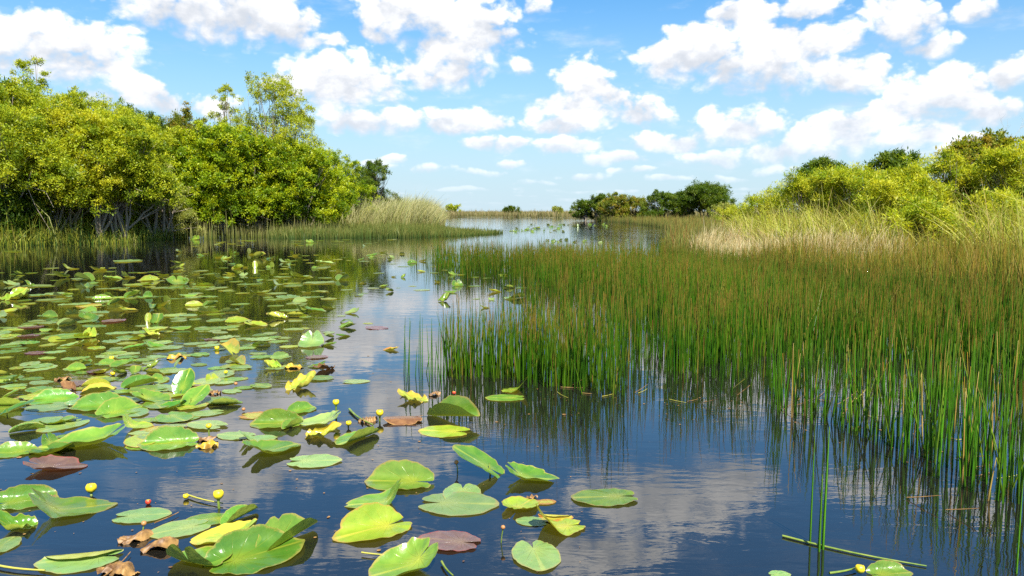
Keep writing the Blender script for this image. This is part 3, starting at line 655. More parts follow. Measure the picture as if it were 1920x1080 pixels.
# ------------------------------------------------------------------ lily pads
def padmat(name, top, top2, mid, rim, under, spots=None, gloss=0.5, rough=0.26, wet=0.0):
    m, N = mat(name)
    uv = N.sep(N.n('ShaderNodeUVMap').outputs[0]); rho = uv[0]; th = uv[1]
    rnd = N.n('ShaderNodeObjectInfo').outputs['Random']
    co = N.vm('ADD', N.n('ShaderNodeTexCoord').outputs['Object'], N.comb(N.m('MULTIPLY', rnd, 37.0), N.m('MULTIPLY', rnd, 11.0)))
    n1 = N.noise(co, 5.0, 4, 0.55); n2 = N.noise(co, 22.0, 5, 0.65); n3 = N.noise(co, 2.6, 3, 0.5)
    c = N.mix(N.step(n1, 0.3, 0.7), top, top2)
    c = N.mix(N.m('MULTIPLY', N.step(N.m('ADD', rho, N.m('MULTIPLY_ADD', n1, 0.5, -0.25)), 0.55, 0.0), 0.85), c, mid)
    rib = N.m('ABSOLUTE', N.m('SINE', N.m('MULTIPLY', th, 44.0)))
    veins = N.m('MULTIPLY', N.step(rib, 0.16, 0.0), N.step(rho, 1.0, 0.35))
    c = N.mix(N.m('MULTIPLY', veins, 0.55), c, mid)
    c = N.mix(N.m('MULTIPLY', N.step(N.noise(co, 60.0, 3, 0.6), 0.62, 0.72), 0.5), c, (0.10, 0.12, 0.02))
    c = N.mix(N.step(N.m('ABSOLUTE', N.m('SUBTRACT', th, 0.5)), 0.012, 0.004), c, mid)
    edge = N.step(N.m('ADD', rho, N.m('MULTIPLY_ADD', n2, 0.24, -0.12)), 0.92, 1.0)
    c = N.mix(N.m('MULTIPLY', edge, 0.85), c, rim)
    sp = N.step(n2, 0.655, 0.71); c = N.mix(N.m('MULTIPLY', sp, 0.7), c, spots or (0.25, 0.17, 0.04))
    if spots: c = N.mix(N.m('MULTIPLY', N.step(N.m('ADD', n3, N.m('MULTIPLY_ADD', rho, 0.35, -0.2)), 0.5, 0.62), 0.9), c, spots)
    hs = N.n('ShaderNodeHueSaturation'); N.put(hs.inputs['Color'], c); N.put(hs.inputs['Hue'], N.m('MULTIPLY_ADD', rnd, 0.035, 0.482)); N.put(hs.inputs['Value'], N.m('MULTIPLY_ADD', N.m('FRACT', N.m('MULTIPLY', rnd, 7.3)), 0.45, 0.8))
    back = N.n('ShaderNodeNewGeometry').outputs['Backfacing']
    cc = N.mix(back, hs.outputs[0], under)
    p = N.n('ShaderNodeBsdfPrincipled'); N.put(p.inputs['Base Color'], cc); p.inputs['Specular IOR Level'].default_value = gloss
    p.inputs['Coat Weight'].default_value = 0.25; p.inputs['Coat Roughness'].default_value = 0.12
    N.put(p.inputs['Roughness'], N.m('MULTIPLY_ADD', n1, 0.30, rough - 0.15))
    bp = N.n('ShaderNodeBump'); bp.inputs['Strength'].default_value = 0.8; bp.inputs['Distance'].default_value = 0.006
    N.put(bp.inputs['Height'], N.m('SUBTRACT', N.m('MULTIPLY', n1, 1.0), N.m('MULTIPLY', veins, 0.35))); N.t.links.new(bp.outputs[0], p.inputs['Normal'])
    t = N.n('ShaderNodeBsdfTranslucent'); N.put(t.inputs[0], N.mix(1.0, cc, (1.1, 1.0, 0.4), 'MULTIPLY'))
    mx = N.n('ShaderNodeMixShader'); mx.inputs[0].default_value = 0.22
    N.t.links.new(p.outputs[0], mx.inputs[1]); N.t.links.new(t.outputs[0], mx.inputs[2]); N.t.links.new(mx.outputs[0], N.out.inputs[0])
    return m
PM = {
 'green':  padmat('pad_green', (0.095, 0.22, 0.022), (0.155, 0.28, 0.03), (0.29, 0.36, 0.04), (0.32, 0.26, 0.06), (0.32, 0.38, 0.05)),
 'deep':   padmat('pad_deep', (0.055, 0.165, 0.014), (0.095, 0.215, 0.02), (0.24, 0.32, 0.03), (0.30, 0.27, 0.05), (0.30, 0.36, 0.04)),
 'lime':   padmat('pad_lime', (0.21, 0.33, 0.022), (0.29, 0.38, 0.03), (0.46, 0.44, 0.05), (0.42, 0.26, 0.05), (0.50, 0.48, 0.06)),
 'pale':   padmat('pad_pale', (0.18, 0.30, 0.075), (0.23, 0.34, 0.095), (0.32, 0.40, 0.10), (0.34, 0.30, 0.09), (0.44, 0.46, 0.10), gloss=0.6),
 'yellow': padmat('pad_yellow', (0.44, 0.40, 0.04), (0.36, 0.39, 0.04), (0.50, 0.44, 0.05), (0.45, 0.22, 0.04), (0.62, 0.56, 0.08), spots=(0.42, 0.20, 0.03)),
 'patchy': padmat('pad_patchy', (0.24, 0.33, 0.03), (0.34, 0.38, 0.04), (0.40, 0.42, 0.05), (0.42, 0.20, 0.04), (0.46, 0.42, 0.06), spots=(0.50, 0.36, 0.04)),
 'purple': padmat('pad_purple', (0.15, 0.075, 0.06), (0.21, 0.11, 0.09), (0.26, 0.15, 0.09), (0.30, 0.05, 0.05), (0.26, 0.10, 0.09), gloss=0.8, rough=0.22),
 'brown':  padmat('pad_brown', (0.13, 0.06, 0.025), (0.22, 0.11, 0.04), (0.24, 0.13, 0.05), (0.35, 0.20, 0.06), (0.16, 0.08, 0.03), gloss=0.5),
}
def bendcurve(s, A, s0, w):          # arc length s -> (run, rise) of a sheet that starts to curl at s0 to angle A over w
    ss = np.linspace(0, max(1e-3, s.max()), 80)
    u = np.clip((ss - s0) / w, 0, 1); ang = A * u * u * (3 - 2 * u)
    ds = np.diff(ss, prepend=0); run = np.cumsum(np.cos(ang) * ds); rise = np.cumsum(np.sin(ang) * ds)
    return np.interp(s, ss, run), np.interp(s, ss, rise)
def padmesh(kind, r, nr=9, nth=44):
    """heart shaped leaf one unit long, tip toward +x, notch toward -x; petiole meets it at the notch. Returns V, F, UV."""
    d0 = r.uniform(0.07, 0.2)
    th = np.linspace(-math.pi + d0, math.pi - d0, nth); rho = np.linspace(0, 1, nr) ** 0.8
    a, b, xa = 0.5, r.uniform(0.34, 0.40), -0.21
    c_, s_ = np.cos(th), np.sin(th)
    A_ = (c_ / a) ** 2 + (s_ / b) ** 2; B_ = 2 * xa * c_ / a ** 2; C_ = (xa / a) ** 2 - 1
    Ro = (-B_ + np.sqrt(B_ * B_ - 4 * A_ * C_)) / (2 * A_)
    gap = math.pi - d0 - np.abs(th)
    Ro = Ro * (1 - 0.30 * np.exp(-(gap / 0.13) ** 2)) * (1 + 0.05 * np.exp(-((gap - 0.45) / 0.25) ** 2))
    Ro = Ro * (1 + 0.012 * np.sin(th * 9 + r.random() * 6) + 0.010 * np.sin(th * 17 + r.random() * 6) + r.normal(0, 0.004, nth))
    Ro = Ro * (1 + 0.05 * np.exp(-(th / 0.16) ** 2))                      # slight point
    if r.random() < 0.55:                                                  # nibbled spot
        t0 = r.uniform(-2.4, 2.4); Ro = Ro * (1 - r.uniform(0.05, 0.16) * np.exp(-((th - t0) / r.uniform(0.05, 0.1)) ** 2))
    RR, TT = np.meshgrid(rho, th, indexing='ij'); X = RR * Ro[None] * np.cos(TT) + xa; Y = RR * Ro[None] * np.sin(TT)
    Z = np.zeros_like(X)
    P = dict(fl=(0, 0.1, 0.1), fr=(0, 0.1, 0.1), rear=(0, 0.1, 0.1), tip=(0, 0.1, 0.1), rip=0.006, pitch=0, roll=0)
    u = r.uniform
    if kind == 'flat':   P.update(rip=u(0.003, 0.008))
    if kind == 'cup':    P.update(fl=(u(.5, .9), 0.08, .3), fr=(u(.5, .9), 0.08, .3), rear=(u(.3, .8), .1, .3), rip=0.014)
    if kind == 'foldl':  P.update(fl=(u(.9, 1.5), 0.03, u(.15, .3)), fr=(u(0, .15), .2, .1), rip=0.012)
    if kind == 'foldr':  P.update(fr=(u(.9, 1.5), 0.03, u(.15, .3)), fl=(u(0, .15), .2, .1), rip=0.012)
    if kind == 'rear':   P.update(rear=(u(.7, 1.2), -0.02, .28), rip=0.012, fl=(u(.1, .4), .1, .3), fr=(u(.1, .4), .1, .3))
    if kind == 'tipup':  P.update(tip=(u(.7, 1.2), u(.0, .15), .3), rip=0.010)
    if kind == 'taco':   P.update(fl=(u(1.0, 1.3), 0.0, .16), fr=(u(.75, 1.2), 0.0, .16), pitch=u(.0, .2), roll=u(-.3, .3))
    if kind == 'tilt':   P.update(pitch=u(.35, .6), fl=(u(.2, .5), .05, .3), fr=(u(.2, .5), .05, .3), rip=0.012)
    if kind == 'stand':  P.update(pitch=u(.9, 1.25), fl=(u(.3, .6), .02, .3), fr=(u(.3, .6), .02, .3))
    if kind == 'overl':  P.update(fl=(u(2.7, 3.0), 0.12, .05), rip=0.005)      # a side flap folded flat over
    if kind == 'overr':  P.update(fr=(u(2.7, 3.0), 0.12, .05), rip=0.005)
    if kind == 'curl':   P.update(fl=(u(1.2, 2.2), .1, .25), fr=(u(.8, 1.8), .08, .25), tip=(u(.3, .9), .1, .2), rip=0.035)
    if kind == 'dome':   P.update(fl=(-u(.4, .7), 0.02, .3), fr=(-u(.4, .7), 0.02, .3), rip=0.012)
    yl = np.where(Y > 0, Y, 0); yr = np.where(Y < 0, -Y, 0)
    runl, risel = bendcurve(yl.ravel(), *P['fl']); runr, riser = bendcurve(yr.ravel(), *P['fr'])
    Yn = np.where(Y.ravel() > 0, runl, -runr); Zn = np.where(Y.ravel() > 0, risel, riser)
    Xn = X.ravel().copy()
    if P['tip'][0]:
        s = np.clip(Xn - xa, 0, None); run, rise = bendcurve(s, *P['tip']); k = s > 0
        Xn = np.where(k, xa + run, Xn); Zn = Zn + np.where(k, rise, 0)
    if P['rear'][0]:
        x0 = 0.05; s = np.clip(x0 - Xn, 0, None); run, rise = bendcurve(s, P['rear'][0], 0.02, P['rear'][2]); k = s > 0
        Xn = np.where(k, x0 - run, Xn); Zn = Zn + np.where(k, rise, 0)
    rr = RR.ravel(); tt = TT.ravel(); ph = r.random(3) * 6.28
    Zn = Zn + P['rip'] * rr ** 2 * (np.sin(tt * 3 + ph[0]) + 0.7 * np.sin(tt * 7 + ph[1]) + 0.5 * np.sin(tt * 13 + ph[2]))
    if kind in ('curl',): Zn = Zn + 0.02 * rr * np.sin(Xn * 25 + ph[0]) * np.sin(Yn * 22 + ph[1])
    p, q = P['pitch'], P['roll']
    Xn, Zn = Xn * math.cos(p) - Zn * math.sin(p), Xn * math.sin(p) + Zn * math.cos(p)
    Yn, Zn = Yn * math.cos(q) - Zn * math.sin(q), Yn * math.sin(q) + Zn * math.cos(q)
    lowq = np.quantile(Zn, 0.04 if kind not in ('flat', 'overl', 'overr') else 0.02)
    Zn = Zn - lowq + 0.012
    V = np.stack([Xn, Yn, Zn], 1)
    i = np.arange(nr - 1)[:, None] * nth; j = np.arange(nth - 1)[None]
    F = np.stack([i + j, i + nth + j, i + nth + j + 1, i + j + 1], -1).reshape(-1, 4)
    UV = np.stack([rr, tt / (2 * math.pi) + 0.5], 1)
    return V, F, UV
def pad_obj(name, mesh, px, py, wpx, heading, mk, label, group=None, minor=0.76, stalk=False, z=0.0, wid=None, squat=1.0):
    p = G(px, py); ca, sa = math.cos(R(heading)), math.sin(R(heading))
    L = wpx * H / (py - HZ) / math.sqrt(ca * ca + (minor * sa) ** 2) * squat
    o = bpy.data.objects.new(name, mesh); C.objects.link(o); o.location = (p[0], p[1], 0.001 + z); o.scale = (L, L * (wid or 1), L); o.rotation_euler = (rng.normal(0, 0.012), rng.normal(0, 0.012), R(heading))
    o.material_slots[0].link = 'OBJECT'; o.material_slots[0].material = PM[mk]
    tag(o, label, 'lily pad' if name == 'lily_pad' else 'leaf', group)
    if stalk:
        V, F = tube([(-0.21, 0, -0.12), (-0.2, 0.02, 0.1), (-0.19, 0.0, 0.20)], [0.016, 0.015, 0.013], 6)
        link('stalk', mesh_np('stalk', V, F, M_STALK, smooth=True), o)
    return o
_seed = [100]
def newpad(kind, hi=True):
    _seed[0] += 1; r = np.random.default_rng(_seed[0])
    V, F, UV = padmesh(kind, r, 14 if hi else 7, 72 if hi else 30)
    return mesh_np('lily_pad', V, F, PM['green'], uv=UV, smooth=True)
# hand placed leaves of the near water: photo pixel, width in it, heading of the tip (0 right, 90 away), form, colour, label
NEAR = [
 (1135,934,124,184,'flat','green','whole flat green pad floating alone right of the pad cluster'),
 (750,905,126,172,'foldr','green','green pad with folded edge, topmost of the cluster left of the notched flat pad'),
 (713,944,120,188,'rear','green','green pad with rolled back lobes left of the broad flat pad'),
 (700,994,134,215,'foldr','lime','yellow green pad with one raised lobe beside the purple pad'),
 (858,946,146,356,'flat','pale','broadest flat pale green pad in the middle of the near cluster'),
 (866,926,80,270,'flat','pale','heart shaped pad partly under the broadest flat pale pad'),
 (898,888,108,165,'tilt','green','pad tilted up on its stalk with a black gap beneath'),
 (993,897,104,352,'cup','deep','dark rimmed cupped pad right of the tilted pad on its stalk'),
 (976,950,70,60,'cup','lime','small yellow green cupped pad beside a withered scrap'),
 (1022,942,40,10,'flat','yellow','small yellow pad behind the little cupped yellow green pad'),
 (998,979,60,170,'flat','pale','dull green pad half under the yellow folded strip'),
 (1040,971,66,350,'overl','yellow','pale yellow folded over strip of leaf above the curled pad'),
 (1042,992,112,200,'tipup','lime','yellow green pad with its right end curled up dark'),
 (1005,1042,100,280,'flat','pale','dull heart shaped pad pointing at the viewer, lowest right of the cluster'),
 (843,1016,118,165,'flat','purple','mauve pad floating alone below the broad flat pale pad'),
 (762,1064,130,215,'cup','green','glossy cupped pad cut by the bottom edge left of the mauve pad'),
 (670,823,80,240,'foldl','green','green heart pad with one glossy raised side below the yellow flowers'),
 (588,866,98,3,'flat','pale','narrow flat pale pad right of the big cupped heart pad'),
 (834,810,96,170,'flat','lime','flat yellow green pad under the long upright folded leaf'),
 (773,750,56,150,'curl','patchy','curled pad with brown edges at the head of the long folded leaf'),
 (948,747,74,182,'flat','green','flat pad at the front of the rushes, lower of two'),
 (970,733,62,350,'tipup','lime','raised pad at the front of the rushes, upper of two'),
 (667,716,50,5,'flat','pale','small flat pale pad alone in open water left of the sparse rushes'),
 (734,656,30,185,'cup','yellow','small yellow cupped pad alone beside the sparse rush row'),
 (166,832,140,205,'cup','green','largest raised bowl shaped pad above the red floating leaf'),
 (98,848,84,160,'cup','deep','dark green pad tucked under the largest raised bowl shaped pad'),
 (103,877,104,5,'cup','purple','dark red wet pad below the largest raised bowl shaped pad'),
 (22,850,80,200,'foldr','green','green pad at the left edge behind the dark red wet pad'),
 (44,942,110,20,'foldl','green','pad with a glaring upright half at the left edge'),
 (126,958,146,25,'rear','green','folded heart pad pointing right with raised twin lobes near left edge'),
 (20,992,80,200,'curl','deep','curled dark pad at the left edge under the glaring upright one'),
 (2,1025,60,90,'flat','pale','pale pad corner at the left edge below the curled dark pad'),
 (265,968,100,10,'flat','pale','dull grey green round pad with a red flower at its rim'),
 (338,993,104,210,'flat','pale','dull flat pad right below the dull round pad'),
 (393,975,84,190,'flat','green','flat pad behind the yellow flower on the tall stem'),
 (450,972,64,60,'taco','green','small upright twin lobed leaf right of the yellow flower'),
 (428,1010,124,190,'cup','patchy','yellow patched pad behind the long folded leaf'),
 (540,1012,104,60,'taco','green','wide raised pad behind the long folded leaf near the bottom'),
 (478,1044,164,38,'foldl','deep','longest folded glossy leaf at the bottom of the near cluster'),
 (372,1056,114,70,'rear','green','green pad with a notch cut by the bottom edge'),
 (152,1050,142,195,'overr','pale','flat pad with a yellow flap folded over beside the crumpled brown leaf'),
 (268,838,60,185,'flat','green','flat pad left of the pad with one upright lobe'),
 (318,834,100,195,'foldr','green','flat pad with one upright lobe left of the brown withered leaf'),
 (275,812,60,190,'flat','pale','pale flat pad behind the pad with one upright lobe'),
 (291,805,54,10,'flat','yellow','thin yellow leaf strip behind the pad with one upright lobe'),
 (443,818,72,170,'flat','pale','pale flat pad right of the brown withered leaf'),
 (507,846,98,48,'cup','green','big cupped heart pad with yellow rim in the centre left'),
 (480,826,70,30,'rear','pale','pale raised pad just behind the big cupped heart pad'),
 (520,796,92,185,'foldr','green','green pad with dark folded lobe behind the big cupped heart pad'),
 (566,770,48,50,'foldl','green','upright leaf blade leaning right behind the dark folded pad'),
 (548,800,40,250,'taco','green','narrow folded pad between the big heart and glossy pads'),
 (601,794,84,200,'cup','pale','glossy shining pad below the tall stemmed yellow flower'),
 (607,818,64,10,'curl','patchy','curled pad with brown withered rim below the glossy shining pad'),
 (482,780,66,5,'flat','yellow','long thin yellow leaf lying flat in open cloudy water'),
 (423,758,60,190,'foldl','green','lone pad with one upright lobe right of the big raised group'),
 (184,764,98,190,'foldr','green','left of two big folded pads in the raised group'),
 (230,772,76,60,'foldl','green','right of two big folded pads in the raised group'),
 (283,750,74,340,'cup','green','big open cupped pad in the middle of the raised group'),
 (323,764,60,190,'cup','deep','dark shaded cupped pad under the raised group'),
 (368,757,52,70,'tilt','green','upright heart pad at the right end of the raised group'),
 (346,737,44,80,'stand','deep','dark pointed leaf standing behind the raised group'),
 (330,785,84,15,'flat','green','flat pad along the front of the raised group'),
 (266,790,56,190,'flat','green','small flat pad at the front left of the raised group'),
 (98,752,84,200,'foldr','green','folded green pad above the small cupped one near left edge'),
 (92,764,80,185,'flat','pale','pale flat pad under the folded green pad near left edge'),
 (108,792,72,150,'cup','green','small cupped pad left of the two big folded pads'),
 (30,778,70,20,'tilt','deep','dark leaf raised on a stalk at the left edge'),
 (50,808,52,40,'taco','deep','dark folded leaf under the raised leaf at the left edge'),
 (14,756,50,20,'tilt','green','raised leaf cut by the left edge above the dark one'),
 (54,746,52,5,'flat','yellow','flat yellow leaf behind the dark raised leaf at the left edge'),
 (1668,1078,80,5,'foldl','green','pad cut by the bottom edge in the right corner'),
 (1462,1078,40,5,'flat','pale','pale sliver of pad at the bottom edge before the fallen stem'),
 (795,772,0,0,None,None,None),
]
for q in NEAR:
    px, py, w, hd, kd, mk, lab = q
    if kd is None: continue
    pad_obj('lily_pad', newpad(kd), px, py, w, hd, mk, lab, stalk=kd == 'tilt', squat={'cup': 1.03, 'foldl': 1.03, 'foldr': 1.03, 'taco': 1.04, 'rear': 1.03, 'curl': 1.1, 'tilt': 1.0}.get(kd, 1.0))
# long upright folded leaf and the brown sunken one behind it
pad_obj('lily_pad', newpad('taco'), 850, 787, 112, 322, 'green', 'long upright folded leaf slanting down to the water, brown at its head', stalk=True, wid=0.7)
pad_obj('lily_pad', newpad('dome'), 757, 790, 74, 185, 'brown', 'dark brown domed leaf behind the yellow green pad in the middle')

# the field of smaller leaves behind: crop coordinates (x, y, w) of two enlargements of the photograph
MIDA = """75 95 110f 720 150 150f 175 217 70f 285 190 80f 395 193 90s 335 212 50f 550 202 90d 620 208 60f 800 215 60f 910 230 80d 475 258 130c 65 283 90s 200 290 160f 260 292 90p 165 290 60c 635 250 110s 720 243 90s 780 283 150f 830 282 80d 1000 275 150s 1060 270 70s 900 300 100f 1130 205 90f 1190 222 90s 1250 250 110s 1330 265 80f 1435 187 70s 1530 187 60s 1340 190 60c 1435 243 70s 1640 147 80f 1645 170 40f 1830 165 120s 1800 190 100f 1900 140 60f 1590 240 110f 1690 240 120s 1800 272 180f 1640 275 100f 1830 245 80p
20 360 80s 90 362 140c 200 342 120f 280 368 150r 350 350 120r 420 395 180f 500 402 160y 540 355 130r 610 352 60w 680 355 120r 740 352 80c 820 352 110r 890 350 60f 940 395 100s 880 412 60y 1090 402 100s 1060 345 120d 1170 352 130f 1150 290 110r 1230 300 100f 1270 315 80p 1365 330 80f 1355 392 110r 1180 400 80c 1490 330 90s 1580 330 90r 1620 352 150f 1550 402 90y 1780 352 90f 1850 362 100f 1810 320 90f 1720 330 60c
270 462 130r 330 484 100y 420 457 110s 500 477 130d 660 423 110s 720 427 110c 560 400 80y 970 457 130f 1060 457 120f 1180 442 120r 1290 437 110r 1340 492 140r 1440 513 140c 1560 472 130c 1670 457 130r 1770 432 130d 1850 412 80r 835 490 90t 640 487 120p 175 522 130p 20 525 60s 60 527 80f 270 542 120d 210 562 90f 60 572 120f 160 572 120p 400 577 260f 490 577 110r 530 517 150f 670 557 150r 720 592 130f 830 552 120d 900 547 80p 1020 532 140d 1160 532 160r 1240 552 90f 900 612 130r 930 642 180r 760 642 140c 1200 592 110p 1310 575 80f 1450 592 130f 1520 582 120f 1600 582 90f 1470 622 110r 1630 632 110f 1750 622 160r 1850 622 90s 1780 692 130p 1740 562 100f 1850 552 80f 1290 662 170c 1370 642 130r 1240 647 80f 1480 692 140f 1580 692 110r 1320 742 170f 1230 752 130r 1120 732 100s 1000 742 110s 940 762 120r 840 722 100s 720 692 130s 770 762 90f 600 692 130f 640 672 120f 430 702 150r 460 742 140c 420 762 130r 540 772 110p 220 747 150f 270 622 100y 360 637 90f 310 662 110f 210 667 140p 50 662 160r 50 632 120f 110 642 80y 30 692 80f 60 807 150r 180 817 140f 20 792 90r 600 817 150f 440 842 140p 380 870 120b 230 900 100d 330 897 90p 780 852 110f 870 812 110r 940 857 120f 1120 862 130p 1200 822 100s 1260 837 110f 1530 747 120c 1640 742 110y 1790 742 110d 1820 762 130b 1800 812 170r 1700 857 180y"""
MIDB = """590 180 70f 690 210 50d 535 238 35d 590 240 40b 780 268 45s 695 312 100r 895 287 80r 990 290 80f 825 372 90b 850 326 80d 1000 362 50f 1085 368 50s 1045 412 60c 1215 358 130r 1100 322 80d 865 226 60d 910 226 60f 760 215 60f 480 292 50s 510 322 55c 340 342 70d 370 330 50p 270 312 70f 420 302 70f 300 442 90d 240 457 60f 270 492 100b 275 522 100y 390 500 60f 440 527 140p 250 572 90d 170 582 60c 640 290 50f 560 300 30f 530 165 45f 520 130 45c 640 160 60r 700 150 50d 590 130 40f 770 180 60f 830 200 50f 980 240 70f 1060 245 60f 1150 230 50d 1250 300 70f 1180 300 60r"""
def parse(s):
    out = []; tk = s.split()
    for i in range(0, len(tk), 3): out.append((float(tk[i]), float(tk[i + 1]), float(tk[i + 2][:-1]), tk[i + 2][-1]))
    return out
mid = [(x / 3, 440 + y / 3, w / 3, k) for x, y, w, k in parse(MIDA)] + [(560 + x / 3, 440 + y / 3, w / 3, k) for x, y, w, k in parse(MIDB)]
KIND = {'f': (['flat'], ['green', 'pale', 'pale', 'lime']), 's': (['stand', 'rear', 'cup', 'foldl', 'flat', 'rear'], ['green', 'green', 'pale']), 'r': (['foldl', 'foldr', 'rear', 'cup', 'flat', 'flat', 'flat'], ['green', 'green', 'lime', 'pale']),
        'c': (['cup', 'taco', 'curl'], ['green', 'lime', 'patchy']), 'd': (['cup', 'cup', 'dome'], ['deep', 'green']), 'p': (['flat'], ['purple']), 'y': (['flat', 'curl', 'flat'], ['yellow', 'patchy', 'patchy', 'lime']),
        'b': (['dome', 'curl'], ['brown']), 'w': (['curl'], ['brown']), 't': (['stand'], ['pale'])}
# smaller leaves between them and along the far rows
for k in range(80):
    y = 474 + 62 * rng.random() ** 1.3; x = rng.uniform(0, 740) if y > 500 else rng.uniform(330, 760)
    mid.append((x, y, rng.uniform(10, 24), 'ffrcfsd'[rng.integers(0, 7)]))
for k in range(75):
    y = rng.uniform(520, 735); x = rng.uniform(-10, 620 - (y - 560) * 0.8); mid.append((x, y, rng.uniform(24, 46), 'ffffrrcf'[rng.integers(0, 8)]))
for k in range(150):
    y = rng.uniform(490, 740); x = rng.uniform(-10, 640 - max(0, y - 560) * 0.9); mid.append((x, y, rng.uniform(0.7, 1.1) * (y - HZ) * 0.17, 'ffffrfc'[rng.integers(0, 7)]))
for k in range(26):
    y = rng.uniform(728, 835); x = rng.uniform(-10, 470 - (y - 728) * 1.0); mid.append((x, y, rng.uniform(52, 84), 'fffrf'[rng.integers(0, 5)]))
far = [(rng.uniform(360, 760), rng.uniform(449, 462), rng.uniform(8, 22), 'ffr'[rng.integers(0, 3)]) for _ in range(34)]
far += [(rng.normal(1000, 30), rng.uniform(428, 436), rng.uniform(6, 11), 'srs'[rng.integers(0, 3)]) for _ in range(40)]
far += [(rng.uniform(990, 1150), rng.uniform(421, 427), rng.uniform(5, 9), 'srs'[rng.integers(0, 3)]) for _ in range(24)]
far += [(rng.uniform(1020, 1190), rng.uniform(450, 456), rng.uniform(8, 12), 's') for _ in range(14)]
protos = {}
def proto(kd, hi=False):
    k = int(rng.integers(0, 4)); key = (kd, k)
    if key not in protos: protos[key] = newpad(kd, hi)
    return protos[key]
WORD = {'flat': 'flat', 'stand': 'upright', 'tilt': 'tilted', 'rear': 'raised', 'foldl': 'folded', 'foldr': 'folded', 'cup': 'cupped', 'taco': 'folded', 'curl': 'curled', 'dome': 'domed', 'tipup': 'curled'}
CW = {'green': 'green', 'pale': 'pale green', 'lime': 'yellow green', 'deep': 'dark green', 'purple': 'mauve', 'yellow': 'yellow', 'patchy': 'brown edged', 'brown': 'brown'}
def zone(x, y):
    if x > 690: return 'in the open pocket behind the sparse rushes' if x < 900 else 'at the rush bed edge behind the sparse rushes'
    if y < 500: return 'in the farthest rows below the wooded bank'
    if y < 560: return 'in the far left rows on dark tree reflection' if x < 330 else 'in the far rows between dark water and the rushes'
    if y < 640: return 'in the middle rows near the left edge' if x < 220 else ('in the middle rows on dark water' if x < 430 else 'in the middle rows beside open cloudy water')
    if y > 728: return 'low among the larger raised leaves of the left cluster'
    return 'behind the near cluster at the left edge' if x < 200 else ('behind the raised group' if x < 420 else 'at the right rim of the leaf field')
mid.sort(key=lambda q: -q[2])
nmid = 300 - (len(NEAR) + 1)
for i, (x, y, w, k) in enumerate(mid[:nmid]):
    kd = str(rng.choice(KIND[k][0])); mk = str(rng.choice(KIND[k][1]))
    hd = rng.choice([0, 180]) + rng.normal(0, 38) if kd not in ('stand', 'tilt', 'rear') else rng.choice([90, 250, 20, 200]) + rng.normal(0, 30)
    lab = f'{WORD[kd]} {CW[mk]} pad {zone(x, y)}'
    big = w > 34
    pad_obj('lily_pad', z=rng.uniform(0, 0.007), mesh= newpad(kd) if big else proto(kd), px=x, py=y, wpx=w, heading=hd, mk=mk, label=lab, group='lily pads: ' + lab, stalk=kd in ('tilt', 'stand') and w > 24, squat={'stand': 0.5, 'tilt': 0.75, 'dome': 0.8}.get(kd, 0.95))
def far_pads():
    parts, uvs, idx = [], [], []
    tint = ['deep', 'green', 'pale', 'lime']
    for (x, y, w, k) in far + mid[nmid:]:
        kd = str(rng.choice(KIND[k][0])); p = G(x, y); L = w * H / (y - HZ) * (0.6 if kd == 'stand' else 1.1); a = rng.random() * 6.28
        V, F, UV = padmesh(kd, np.random.default_rng(int(rng.integers(0, 1e9))), 4, 14)
        V = V * L; V = np.stack([V[:, 0] * math.cos(a) - V[:, 1] * math.sin(a) + p[0], V[:, 0] * math.sin(a) + V[:, 1] * math.cos(a) + p[1], V[:, 2] * 1.2], 1)
        parts.append((V, F)); uvs.append(UV); idx += [int(rng.integers(0, 2)) if y < 440 else int(rng.integers(0, 4))] * len(F)
    V, F = joinVF(parts); me = mesh_np('distant_lily_leaves', V, F, None, uv=np.concatenate(uvs), smooth=True)
    for t in tint: me.materials.append(PM[t])
    me.polygons.foreach_set('material_index', np.array(idx, np.int32))
    link('distant_lily_leaves', me, label='scatter of tiny far lily leaves in the channel and between the larger pads', cat='leaves', kind='stuff')
far_pads()

